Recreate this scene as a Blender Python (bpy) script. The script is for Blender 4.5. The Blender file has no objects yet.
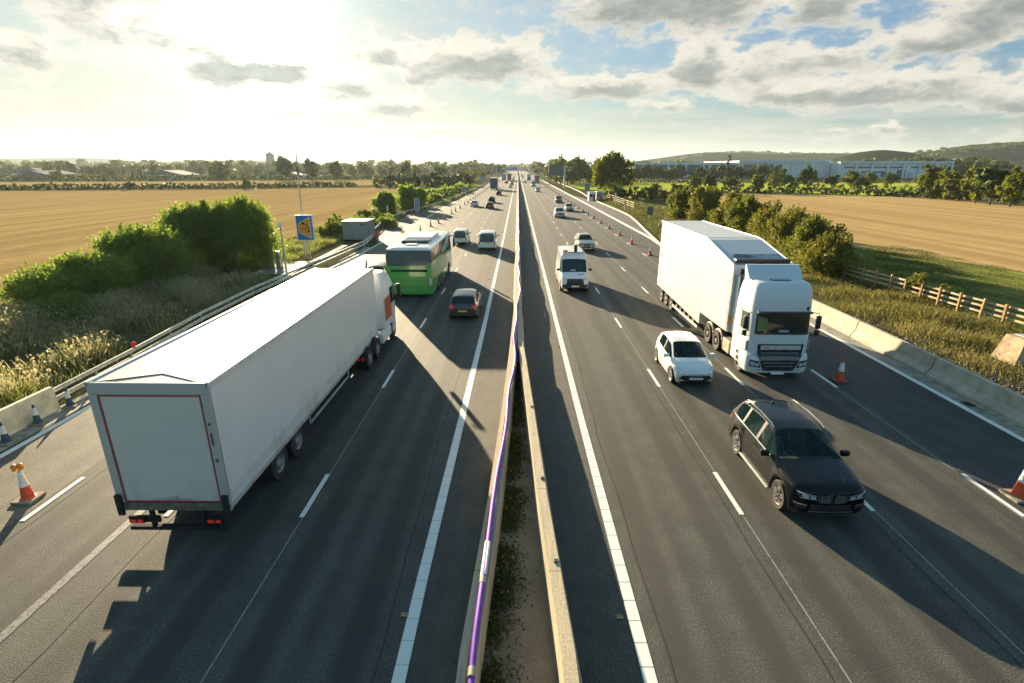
import bpy, bmesh, math, random
import numpy as np
from mathutils import Vector, Matrix
from mathutils.bvhtree import BVHTree
R = math.radians
random.seed(7); rng = np.random.default_rng(11)
scene = bpy.context.scene
C = scene.collection

# ------------------------------------------------------------------ camera
PITCH = math.atan(174/525); YAW = math.atan(6*math.cos(PITCH)/525)
cam = bpy.data.cameras.new('camera'); camo = bpy.data.objects.new('camera', cam); C.objects.link(camo)
camo.location = (0, 0, 9.2); camo.rotation_euler = (math.pi/2-PITCH, 0, YAW)
cam.sensor_width = 36; cam.lens = 525/1024*36; cam.clip_start = .1; cam.clip_end = 30000
scene.camera = camo

# ------------------------------------------------------------------ light and exposure
SUN_AZ, SUN_EL = R(-24.8), R(12.6)          # azimuth from +Y, towards -X
EXPOSURE = 1.9
SKY = .055
sun = bpy.data.lights.new('sun', 'SUN'); sun.energy = 5; sun.angle = R(.5); sun.color = (1, .80, .52)
suno = bpy.data.objects.new('sun', sun); C.objects.link(suno)
sd = Vector((math.sin(SUN_AZ)*math.cos(SUN_EL), math.cos(SUN_AZ)*math.cos(SUN_EL), math.sin(SUN_EL)))
suno.rotation_euler = sd.to_track_quat('Z', 'Y').to_euler(); suno.location = (-50, 100, 60)
vs = scene.view_settings
vs.view_transform = 'Standard'; vs.look = 'None'; vs.gamma = 1; vs.use_curve_mapping = False; vs.exposure = EXPOSURE
scene.cycles.use_denoising = True
scene.cycles.max_bounces = 6; scene.cycles.transparent_max_bounces = 12; scene.cycles.volume_bounces = 1
scene.cycles.caustics_reflective = False; scene.cycles.caustics_refractive = False
scene.cycles.sample_clamp_indirect = 6

class NT:
    def __init__(s, tree): s.t = tree; s.n = tree.nodes; s.l = tree.links
    def node(s, typ, **kw):
        n = s.n.new(typ)
        for k, v in kw.items(): setattr(n, k, v)
        return n
    def put(s, sock, v):
        if v is None: return
        if isinstance(v, bpy.types.NodeSocket): s.l.new(v, sock)
        else:
            if isinstance(v, tuple) and len(v) == 3 and sock.type == 'RGBA': v = v+(1,)
            sock.default_value = v
    def m(s, op, a, b=None, c=None, clamp=False):
        n = s.n.new('ShaderNodeMath'); n.operation = op; n.use_clamp = clamp
        s.put(n.inputs[0], a); s.put(n.inputs[1], b)
        if c is not None: s.put(n.inputs[2], c)
        return n.outputs[0]
    def mix(s, f, a, b, mode='MIX'):
        n = s.n.new('ShaderNodeMix'); n.data_type = 'RGBA'; n.blend_type = mode; n.clamp_factor = True
        s.put(n.inputs[0], f); s.put(n.inputs[6], a); s.put(n.inputs[7], b)
        return n.outputs[2]
    def smooth(s, x, a, b, lo=0., hi=1.):
        n = s.n.new('ShaderNodeMapRange'); n.interpolation_type = 'SMOOTHSTEP'
        s.put(n.inputs[0], x); n.inputs[1].default_value = a; n.inputs[2].default_value = b
        n.inputs[3].default_value = lo; n.inputs[4].default_value = hi
        return n.outputs[0]
    def noise(s, vec, scale, detail=4, rough=.55, dist=0.):
        n = s.n.new('ShaderNodeTexNoise'); s.put(n.inputs['Vector'], vec)
        n.inputs['Scale'].default_value = scale; n.inputs['Detail'].default_value = detail
        n.inputs['Roughness'].default_value = rough; n.inputs['Distortion'].default_value = dist
        return n.outputs['Fac']
    def comb(s, x, y, z=0.):
        n = s.n.new('ShaderNodeCombineXYZ'); s.put(n.inputs[0], x); s.put(n.inputs[1], y); s.put(n.inputs[2], z)
        return n.outputs[0]
    def sep(s, v):
        n = s.n.new('ShaderNodeSeparateXYZ'); s.l.new(v, n.inputs[0]); return n.outputs

# ------------------------------------------------------------------ world: clear sky with broken cumulus, laid out by azimuth and elevation
w = bpy.data.worlds.new('World'); scene.world = w; w.use_nodes = True
N = NT(w.node_tree); N.n.clear()
def scale(col, f):
    n = N.node('ShaderNodeVectorMath', operation='SCALE'); N.put(n.inputs[0], col); N.put(n.inputs[3], f); return n.outputs[0]
sky = N.node('ShaderNodeTexSky', sky_type='NISHITA', sun_disc=False, sun_elevation=SUN_EL, sun_rotation=SUN_AZ,
             altitude=50, air_density=1.0, dust_density=1.6, ozone_density=1.5)
tc = N.node('ShaderNodeTexCoord')
gx, gy, gz = N.sep(tc.outputs['Generated'])
az = N.m('MULTIPLY', N.m('ARCTAN2', gx, gy), 180/math.pi)
el = N.m('MULTIPLY', N.m('ARCSINE', gz), 180/math.pi)
# cumulus banks: azimuth, elevation, half widths, weight
banks = [(-26.4, 8.4, 5.2, 1.05, 1.25), (-21.6, 8.7, 2.6, .7, 1.1), (-16.2, 7.4, 2.6, .95, 1.15), (-11.4, 5.7, 3.2, .7, 1.15), (-3.2, 9.9, 5.2, 1.3, 1.35), (-9.5, 8.6, 2.2, .7, .8),
         (11.0, 14.6, 5.8, 1.6, 1.25), (18.2, 14.0, 3.4, 1.5, 1.1), (26.6, 13.2, 2.9, 1.3, 1.15), (17.2, 9.2, 2.3, 1.5, 1.15), (8.5, 7.5, 6.2, .75, 1.05),
         (39.5, 11.8, 4.2, 1.6, 1.15), (35., 9.4, 3.6, .9, .9), (22.5, 8.6, 3.0, 1.2, .8), (27.5, 9.0, 3.0, .8, .75), (32.2, 6.2, 6.8, .9, 1.05), (24.0, 6.2, 3.4, .7, .85),
         (-40.5, 8.3, 3.0, .8, .9), (41.0, 4.9, 3.2, .9, .95), (-33., 10.5, 6., 1.2, .7), (-24., 5.2, 7., .5, .7), (-8., 3.6, 9., .45, .7), (33., 3.2, 1.6, .4, .8), (29., 2.9, 1.6, .3, .6), (-36., 13.5, 7., 1.6, .8), (-13., 10.4, 2.8, 1.0, .75), (-50., 6., 6., 1.6, .9), (53., 9., 7., 2.2, .9), (14.5, 5.6, 3., .4, .6)]
uv = N.comb(N.m('MULTIPLY', az, .12), N.m('MULTIPLY', el, .26))
warp = N.noise(uv, 3.2, 6, .65)
fb = N.noise(uv, 2.6, 10, .62, .3)
tot = None; core = None
wz = N.m('MULTIPLY', N.m('SUBTRACT', warp, .5), 2.2)
ela = N.m('ADD', el, wz); aza = N.m('ADD', az, N.m('MULTIPLY', wz, 1.4))
for a0, e0, sa, se, wt in banks:
    se *= 1.28; da = N.m('DIVIDE', N.m('SUBTRACT', aza, a0), sa); de = N.m('DIVIDE', N.m('SUBTRACT', ela, e0), se)
    r2 = N.m('ADD', N.m('MULTIPLY', da, da), N.m('MULTIPLY', de, de))
    g = N.m('MULTIPLY', N.m('EXPONENT', N.m('MULTIPLY', r2, -.8)), wt)
    # a bank's flat base is darker than its top
    db = N.m('MULTIPLY', N.m('ADD', de, .42), 1.25)
    g2 = N.m('MULTIPLY', N.m('EXPONENT', N.m('MULTIPLY', N.m('ADD', N.m('MULTIPLY', da, da), N.m('MULTIPLY', db, db)), -1.2)), wt)
    core = g2 if core is None else N.m('ADD', core, g2)
    tot = g if tot is None else N.m('ADD', tot, g)
# general cover away from the banks, layered near the horizon
sdv = N.node('ShaderNodeVectorMath', operation='DOT_PRODUCT'); N.l.new(tc.outputs['Generated'], sdv.inputs[0]); sdv.inputs[1].default_value = sd
cosd = N.m('MAXIMUM', sdv.outputs['Value'], 0.)
near = N.m('POWER', cosd, 14.); near2 = N.m('POWER', cosd, 90.)
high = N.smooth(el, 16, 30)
lowuv = N.comb(N.m('MULTIPLY', az, .035), N.m('MULTIPLY', el, .55))
lown = N.noise(lowuv, 2.0, 7, .6)
lowband = N.m('MULTIPLY', N.smooth(lown, .42, .62), N.m('MULTIPLY', N.smooth(el, -.5, 1.2), N.smooth(el, 7.5, 4.0)))
dens = N.m('ADD', N.m('MINIMUM', tot, 1.25), N.m('MULTIPLY', N.m('SUBTRACT', fb, .5), 2.3))
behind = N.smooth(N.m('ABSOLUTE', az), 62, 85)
dens = N.m('ADD', dens, N.m('MULTIPLY', N.m('MAXIMUM', high, behind), -.42))
puff = N.smooth(dens, .22, .58)
thick = N.smooth(N.m('ADD', core, N.m('MULTIPLY', N.m('SUBTRACT', fb, .5), 2.2)), .05, 1.05)
wisp = N.smooth(N.m('ADD', dens, N.m('MULTIPLY', near, .35)), -.05, .5, 0, .5)
b_bright = N.m('ADD', 3.9, N.m('ADD', N.m('MULTIPLY', near, .6), N.m('MULTIPLY', near2, 3.)))
b_dark = N.m('ADD', 1.75, N.m('ADD', N.m('MULTIPLY', near, .5), N.m('MULTIPLY', near2, .3)))
bright = scale((1.0, .955, .84), b_bright); dark = scale((.82, .91, .90), N.m('MULTIPLY', b_dark, N.smooth(N.noise(uv, 5., 8, .65), .3, .7, .86, 1.25)))
ccol = N.mix(thick, bright, dark)
front = N.m('MULTIPLY', N.smooth(N.m('ABSOLUTE', az), 75, 50), N.smooth(el, 24, 15))
skyc = N.mix(1., sky.outputs[0], N.mix(front, (.74, .92, .86), (.56, .83, 1.10)), 'MULTIPLY')
bw = N.node('ShaderNodeRGBToBW'); N.l.new(skyc, bw.inputs[0])
skyc = scale(skyc, N.m('DIVIDE', 3.8, N.m('ADD', bw.outputs[0], 3.8)))
glow = N.m('ADD', N.m('MULTIPLY', N.m('POWER', cosd, 26.), .2), N.m('MULTIPLY', N.m('POWER', cosd, 160.), 5.))
skyc = N.mix(1., skyc, scale((1., .98, .93), glow), 'ADD')
skyc = N.mix(N.smooth(el, 6., -.5, 0, .7), skyc, scale((.96, .985, 1.0), N.m('ADD', 2.8, N.m('MULTIPLY', near, .6))))
skyc = scale(skyc, N.m('ADD', 1., N.m('MULTIPLY', N.m('MAXIMUM', high, N.m('MULTIPLY', behind, N.smooth(el, 0, 12))), .85)))  # unseen sky overhead and behind the camera brightened to fill the shade
c1 = N.mix(N.m('MULTIPLY', wisp, .8), skyc, scale((1., .97, .9), N.m('MULTIPLY', b_bright, .8)))
c2 = N.mix(N.m('MULTIPLY', lowband, .7), c1, scale((.95, .97, .9), N.m('MULTIPLY', b_bright, .75)))
c3 = N.mix(puff, c2, ccol)
belowh = N.smooth(el, -1., 0.)
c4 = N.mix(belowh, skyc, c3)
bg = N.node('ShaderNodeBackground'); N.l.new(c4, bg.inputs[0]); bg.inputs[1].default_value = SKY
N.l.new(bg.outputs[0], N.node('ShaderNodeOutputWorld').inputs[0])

# ------------------------------------------------------------------ materials
MATS = {}
def mat(name, col=(.5,.5,.5), rough=.6, metal=0., var=.12, vscale=3., bump=0., bscale=40., coat=0., spec=.5, col2=None, emit=None, trans=0., stretch=None, detail=5):
    if name in MATS: return MATS[name]
    m = bpy.data.materials.new(name); m.use_nodes = True; t = NT(m.node_tree)
    b = t.n['Principled BSDF']
    tcn = t.node('ShaderNodeTexCoord'); vec = tcn.outputs['Object']
    if stretch:
        mp = t.node('ShaderNodeMapping'); t.l.new(vec, mp.inputs[0]); mp.inputs['Scale'].default_value = stretch; vec = mp.outputs[0]
    if var or col2:
        nz = t.noise(vec, vscale, detail, .6)
        lo = tuple(c*(1-var) for c in col); hi = col2 or tuple(min(1, c*(1+var)) for c in col)
        c = t.mix(t.smooth(nz, .32, .68), lo if not col2 else col, hi)
        t.put(b.inputs['Base Color'], c)
    else: t.put(b.inputs['Base Color'], tuple(col))
    b.inputs['Roughness'].default_value = rough; b.inputs['Metallic'].default_value = metal
    b.inputs['Coat Weight'].default_value = coat; b.inputs['Coat Roughness'].default_value = .06
    b.inputs['Specular IOR Level'].default_value = spec
    if bump:
        bn = t.node('ShaderNodeBump'); bn.inputs['Strength'].default_value = bump; bn.inputs['Distance'].default_value = .02
        t.l.new(t.noise(vec, bscale, 3, .6), bn.inputs['Height']); t.l.new(bn.outputs[0], b.inputs['Normal'])
    if emit:
        t.put(b.inputs['Emission Color'], emit[0]); b.inputs['Emission Strength'].default_value = emit[1]
    MATS[name] = m; return m

def leafmat(name, ca, cb, cc, trans=.45, tt=(1.5, 1.5, .6)):
    m = bpy.data.materials.new(name); m.use_nodes = True; t = NT(m.node_tree)
    b = t.n['Principled BSDF']; out = t.n['Material Output']
    geo = t.node('ShaderNodeNewGeometry'); tcn = t.node('ShaderNodeTexCoord')
    rnd = geo.outputs['Random Per Island']
    nz = t.noise(tcn.outputs['Object'], .9, 3)
    f = t.m('ADD', t.m('MULTIPLY', rnd, .65), t.m('MULTIPLY', t.m('SUBTRACT', nz, .3), .8), clamp=True)
    c = t.mix(t.smooth(f, 0., .5), ca, cb); c = t.mix(t.smooth(f, .55, 1.), c, cc)
    t.put(b.inputs['Base Color'], c); b.inputs['Roughness'].default_value = .55; b.inputs['Specular IOR Level'].default_value = .25
    tr = t.node('ShaderNodeBsdfTranslucent'); t.put(tr.inputs[0], t.mix(1., c, tt, 'MULTIPLY'))
    mx = t.node('ShaderNodeMixShader'); mx.inputs[0].default_value = trans
    t.l.new(b.outputs[0], mx.inputs[1]); t.l.new(tr.outputs[0], mx.inputs[2]); t.l.new(mx.outputs[0], out.inputs[0])
    MATS[name] = m; return m

def glassmat(name, tint=(.018,.055,.060), see=.45, rough=.03):
    m = bpy.data.materials.new(name); m.use_nodes = True; t = NT(m.node_tree)
    b = t.n['Principled BSDF']; out = t.n['Material Output']
    t.put(b.inputs['Base Color'], tint); b.inputs['Roughness'].default_value = rough; b.inputs['Specular IOR Level'].default_value = .6
    tr = t.node('ShaderNodeBsdfTransparent'); t.put(tr.inputs[0], (.72, .86, .82))
    mx = t.node('ShaderNodeMixShader'); mx.inputs[0].default_value = see
    t.l.new(b.outputs[0], mx.inputs[1]); t.l.new(tr.outputs[0], mx.inputs[2]); t.l.new(mx.outputs[0], out.inputs[0])
    MATS[name] = m; return m

def paint(name, col, metal=0., rough=.32, dirt=.12, coat=1.):
    """car paint with clear coat and a film of road dirt that is stronger low down"""
    if name in MATS: return MATS[name]
    m = bpy.data.materials.new(name); m.use_nodes = True; t = NT(m.node_tree); b = t.n['Principled BSDF']
    tcn = t.node('ShaderNodeTexCoord'); x, y, z = t.sep(tcn.outputs['Object'])
    nz = t.noise(tcn.outputs['Object'], 2.5, 6, .65)
    low = t.smooth(z, 1.0, .2)
    f = t.m('MULTIPLY', t.m('ADD', t.m('MULTIPLY', low, .7), .15), t.smooth(nz, .35, .7)); f = t.m('MULTIPLY', f, dirt*4, clamp=True)
    t.put(b.inputs['Base Color'], t.mix(f, col, (.16, .135, .10)))
    t.put(b.inputs['Roughness'], t.m('ADD', rough, t.m('MULTIPLY', f, .35)))
    b.inputs['Metallic'].default_value = metal; t.put(b.inputs['Coat Weight'], t.m('SUBTRACT', coat, f, clamp=True)); b.inputs['Specular IOR Level'].default_value = .5 if coat == 1 else .04
    if coat != 1: b.inputs['Coat IOR'].default_value = 1.34; b.inputs['Coat Roughness'].default_value = .05
    MATS[name] = m; return m

M = {}
M['black'] = mat('black_plastic', (.018,.018,.018), .45, var=.3)
M['rubber'] = mat('tyre_rubber', (.02,.02,.02), .8, var=.3, vscale=12)
M['under'] = mat('underbody', (.012,.012,.012), .9, var=.4)
M['chrome'] = mat('chrome', (.75,.75,.75), .15, 1., var=.05)
M['alloy'] = mat('alloy', (.55,.55,.56), .3, .9, var=.1)
M['steel'] = mat('steel_grey', (.42,.43,.44), .45, .6, var=.2, vscale=6)
M['galv'] = mat('galvanised', (.5,.52,.53), .38, .75, var=.2, vscale=4)
M['glass'] = glassmat('window_glass', see=.72)
M['dglass'] = glassmat('dark_glass', tint=(.012,.026,.028), see=.12)
M['lens'] = mat('lamp_lens', (.62,.66,.7), .08, .3, var=.25, vscale=22, coat=1.)
M['dlens'] = mat('lamp_surround', (.03,.03,.035), .15, var=.2, coat=1.)
M['red'] = mat('red_lens', (.45,.012,.015), .15, var=.2, coat=1.)
M['redlit'] = mat('red_lamp_lit', (.42,.015,.015), .2, var=0, emit=((1,.05,.03), .05))
M['amber'] = mat('amber_lens', (.85,.27,.01), .25, var=.15, coat=.5)
M['white'] = paint('white_paint', (.78,.78,.76))
M['silver'] = paint('silver_paint', (.55,.56,.57), .5)
M['blackp'] = paint('black_paint', (.003,.005,.006), .0, .4, .002, .99)
M['grey'] = paint('grey_paint', (.12,.13,.14), .4)
M['cream'] = paint('pale_gold_paint', (.5,.45,.36), .2)
M['yellow'] = mat('yellow_plate', (.75,.5,.02), .4, var=.05)
M['plate'] = mat('white_plate', (.75,.76,.72), .4, var=.05)
M['seat'] = mat('seat_fabric', (.05,.05,.055), .9, var=.2)
M['inter'] = mat('cabin_trim', (.06,.065,.065), .8, var=.2)

# ------------------------------------------------------------------ object helpers
def link(name, me, m=None, parent=None, loc=(0,0,0), rot=(0,0,0), smooth=False):
    o = bpy.data.objects.new(name, me); C.objects.link(o)
    if m is not None:
        for mm in (m if isinstance(m, (list, tuple)) else [m]): me.materials.append(mm)
    o.location = loc; o.rotation_euler = rot
    if parent: o.parent = parent
    if smooth:
        me.polygons.foreach_set('use_smooth', [True]*len(me.polygons)); me.update()
    return o
def thing(name, label, cat, loc=(0,0,0), rz=0., group=None, scale=1.):
    o = bpy.data.objects.new(name, None); C.objects.link(o); o.empty_display_size = .3
    o.location = loc; o.rotation_euler = (0,0,rz); o.scale = (scale,)*3
    return tag(o, label, cat, group)
def tag(o, label, cat, group=None):
    o['label'] = label; o['category'] = cat
    if group: o['group'] = group
    return o
def kind(o, k='structure'): o['kind'] = k; return o
def kids(o): return [c for c in bpy.data.objects if c.parent == o]
def dup(root, loc, rz=None, label=None, group=None, scale=None, swap=None, keep=None):
    r = root.copy(); C.objects.link(r); r.location = loc
    if rz is not None: r.rotation_euler = (0,0,rz)
    if scale: r.scale = scale if isinstance(scale, tuple) else (scale,)*3
    if label: r['label'] = label
    if group: r['group'] = group
    def rec(src, dst):
        for ch in CH.get(src.name) or kids(src):
            if keep and ch.name.split('.')[0] not in keep: continue
            c = ch.copy(); C.objects.link(c); c.parent = dst
            if swap:
                for sl in c.material_slots:
                    nm = sl.material.name if sl.material else None
                    if nm in swap: sl.link = 'OBJECT'; sl.material = swap[nm]
            rec(ch, c)
    rec(root, r); return r
CH = {}
class MB:
    """collects shapes for one mesh"""
    def __init__(s): s.v = []; s.f = []; s.mi = []; s.cur = 0
    def add(s, vs, fs):
        n = len(s.v); s.v += [tuple(v) for v in vs]; s.f += [tuple(i+n for i in f) for f in fs]; s.mi += [s.cur]*len(fs); return s
    def box(s, x0, x1, y0, y1, z0, z1, bev=0.):
        if bev:
            bm = bmesh.new(); bmesh.ops.create_cube(bm, size=1)
            for v in bm.verts: v.co = Vector(((x0+x1)/2+v.co.x*(x1-x0), (y0+y1)/2+v.co.y*(y1-y0), (z0+z1)/2+v.co.z*(z1-z0)))
            bmesh.ops.bevel(bm, geom=bm.edges[:], offset=bev, segments=2, affect='EDGES', profile=.5)
            bm.verts.index_update(); s.add([v.co.copy() for v in bm.verts], [[v.index for v in f.verts] for f in bm.faces]); bm.free(); return s
        return s.add([(x0,y0,z0),(x1,y0,z0),(x1,y1,z0),(x0,y1,z0),(x0,y0,z1),(x1,y0,z1),(x1,y1,z1),(x0,y1,z1)],
                     [(0,3,2,1),(4,5,6,7),(0,1,5,4),(1,2,6,5),(2,3,7,6),(3,0,4,7)])
    def prism(s, poly, a, b, axis='x'):
        """polygon extruded along an axis; poly in the two other axes"""
        n = len(poly)
        def P(p, t): return (t,p[0],p[1]) if axis == 'x' else ((p[0],t,p[1]) if axis == 'y' else (p[0],p[1],t))
        return s.add([P(p,a) for p in poly]+[P(p,b) for p in poly],
                     [tuple(range(n))[::-1], tuple(range(n,2*n))]+[(i,(i+1)%n,(i+1)%n+n,i+n) for i in range(n)])
    def tube(s, pts, r, n=8, r2=None, cap=True):
        pts = [Vector(p) for p in pts]; rings = []
        for i, p in enumerate(pts):
            d = (pts[min(i+1,len(pts)-1)]-pts[max(i-1,0)]).normalized()
            u = d.cross(Vector((0,0,1)) if abs(d.z) < .9 else Vector((1,0,0))).normalized(); v = d.cross(u)
            rr = r if r2 is None else r+(r2-r)*i/(len(pts)-1)
            rings += [p+(u*math.cos(2*math.pi*k/n)+v*math.sin(2*math.pi*k/n))*rr for k in range(n)]
        fs = [(i*n+k, i*n+(k+1)%n, (i+1)*n+(k+1)%n, (i+1)*n+k) for i in range(len(pts)-1) for k in range(n)]
        if cap: fs += [tuple(range(n))[::-1], tuple((len(pts)-1)*n+k for k in range(n))]
        return s.add(rings, fs)
    def lathe(s, prof, c=(0,0,0), axis='z', n=16, cap=True):
        """prof: (radius, height) pairs"""
        vs = []
        for r, h in prof:
            for k in range(n):
                a = 2*math.pi*k/n; x, y = r*math.cos(a), r*math.sin(a)
                vs.append((c[0]+x,c[1]+y,c[2]+h) if axis == 'z' else (c[0]+h,c[1]+x,c[2]+y))
        fs = [(i*n+k, i*n+(k+1)%n, (i+1)*n+(k+1)%n, (i+1)*n+k) for i in range(len(prof)-1) for k in range(n)]
        if cap and prof[0][0] > 1e-4: fs.append(tuple(range(n))[::-1])
        if cap and prof[-1][0] > 1e-4: fs.append(tuple((len(prof)-1)*n+k for k in range(n)))
        return s.add(vs, fs)
    def mesh(s, name='m'):
        me = bpy.data.meshes.new(name); me.from_pydata(s.v, [], s.f)
        me.polygons.foreach_set('material_index', s.mi); me.update(); return me
    def build(s, name, m, parent=None, smooth=False, **kw):
        o = link(name, s.mesh(name), m, parent, smooth=False, **kw)
        bm = bmesh.new(); bm.from_mesh(o.data); bmesh.ops.recalc_face_normals(bm, faces=bm.faces[:]); bm.to_mesh(o.data); bm.free()
        if smooth:
            o.data.polygons.foreach_set('use_smooth', [True]*len(o.data.polygons)); o.data.set_sharp_from_angle(angle=R(38))
        return o
def faces_mesh(name, V):
    """V: (n faces, k verts, 3) array of separate faces"""
    n, k = V.shape[:2]; me = bpy.data.meshes.new(name)
    me.vertices.add(n*k); me.vertices.foreach_set('co', V.astype(np.float32).ravel())
    me.loops.add(n*k); me.loops.foreach_set('vertex_index', np.arange(n*k, dtype=np.int32))
    me.polygons.add(n); me.polygons.foreach_set('loop_start', np.arange(0, n*k, k, dtype=np.int32))
    me.polygons.foreach_set('loop_total', np.full(n, k, dtype=np.int32)); me.update(calc_edges=True); me.validate(); return me
def text_mesh(txt, size, depth=.004):
    cu = bpy.data.curves.new('txt', 'FONT'); cu.body = txt; cu.size = size; cu.extrude = depth; cu.align_x = 'CENTER'; cu.align_y = 'CENTER'
    to = bpy.data.objects.new('txt', cu); C.objects.link(to)
    dg = bpy.context.evaluated_depsgraph_get(); me = bpy.data.meshes.new_from_object(to.evaluated_get(dg))
    bpy.data.objects.remove(to); return me

# ================================================================== SETTING
def ground_sheet(name, polys, z, m, grid=None):
    b = MB()
    for p in polys: b.add([(x,y,z) for x,y in p], [tuple(range(len(p)))])
    o = b.build(name, m); 
    return kind(o)
def groundmat(name, ca, cb, cc=None, s1=.02, s2=1.5, rough=.95, rows=None, bump=.6):
    m = bpy.data.materials.new(name); m.use_nodes = True; t = NT(m.node_tree); b = t.n['Principled BSDF']
    tcn = t.node('ShaderNodeTexCoord'); v = tcn.outputs['Object']
    n1 = t.noise(v, s1, 6, .6); n2 = t.noise(v, s2, 6, .7)
    c = t.mix(t.smooth(n1, .38, .62), ca, cb)
    c = t.mix(t.m('MULTIPLY', t.smooth(n2, .4, .7), .55), c, cc or ca)
    if rows:
        mp = t.node('ShaderNodeMapping'); t.l.new(v, mp.inputs[0]); mp.inputs['Rotation'].default_value = (0,0,rows[0]); mp.inputs['Scale'].default_value = (rows[1], rows[1]*.03, 1)
        n3 = t.noise(mp.outputs[0], 1., 4, .6)
        c = t.mix(t.smooth(n3, .35, .65, 0, rows[3] if len(rows) > 3 else .45), c, rows[2])
    t.put(b.inputs['Base Color'], c); b.inputs['Roughness'].default_value = rough; b.inputs['Specular IOR Level'].default_value = .0
    bn = t.node('ShaderNodeBump'); bn.inputs['Strength'].default_value = bump; bn.inputs['Distance'].default_value = .08
    t.l.new(n2, bn.inputs['Height']); t.l.new(bn.outputs[0], b.inputs['Normal'])
    MATS[name] = m; return m
G_rough = groundmat('rough_grass_ground', (.085,.085,.03), (.06,.075,.022), (.13,.11,.05), .05, 2.)
G_wheat = groundmat('stubble_field', (.41,.285,.125), (.35,.24,.10), (.47,.345,.165), .012, .5, rows=(R(80), .35, (.27,.185,.08), .75))
G_wheat2 = groundmat('ripe_field', (.47,.325,.145), (.40,.27,.11), (.54,.40,.20), .01, .4, rows=(R(70), .3, (.31,.205,.09), .75))
G_green = groundmat('pasture', (.38,.43,.05), (.31,.37,.05), (.42,.42,.09), .02, .4)
G_far = groundmat('far_farmland', (.11,.12,.05), (.055,.075,.03), (.22,.17,.08), .0022, .02)
G_verge = groundmat('verge_soil', (.10,.09,.045), (.07,.075,.03), (.17,.14,.09), .3, 5., bump=1.)
G_ruts = groundmat('rough_pasture', (.23,.26,.05), (.17,.19,.05), (.30,.24,.09), .15, 1.2, rows=(R(60), 1.2, (.075,.075,.03)))

kind(MB().add([(x,y,-.30) for x,y in ((-9000,-300),(9000,-300),(9000,12000),(-9000,12000))], [(0,1,2,3)]).build('ground', G_far))
ground_sheet('verge', [[(-60,-40),(-17.2,-40),(-17.2,420),(-60,420)], [(17.9,-40),(60,-40),(60,420),(17.9,420)]], -.03, G_verge)
# fields: left stubble from the bushes out to the hedge line, strip behind it
ground_sheet('stubble_field', [[(-32.0,-40),(-31.5,60),(-31,130),(-33,210),(-38,268),(-90,258),(-210,228),(-420,210),(-420,-40)]], -.012, G_wheat)
ground_sheet('far_stubble_field', [[(-100,290),(-60,300),(-70,420),(-160,410),(-420,330),(-700,300),(-700,235),(-420,235),(-230,250)]], -.02, G_wheat)
ground_sheet('rough_pasture', [[(28.9,-30),(60,-30),(60,40),(47.5,46),(44,58),(41,68),(30.5,72),(29,50)]], -.008, G_ruts)
ground_sheet('ripe_field', [[(47.6,46.2),(60.2,40),(60.2,-30),(420,-30),(420,190),(215,165),(138,150),(117,193),(77,206),(44,150),(38,100),(41,68.2),(44.2,58)]], .004, G_wheat2)
ground_sheet('pasture', [[(36,168),(74,215),(104,220),(121,190),(200,240),(300,345),(28,345),(28,250)]], -.014, G_green)
ground_sheet('far_ripe_field', [[(215,225),(430,200),(600,300),(600,330),(280,300)], [(30,345),(420,340),(420,372),(30,380)]], -.004, G_wheat2)

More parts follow.
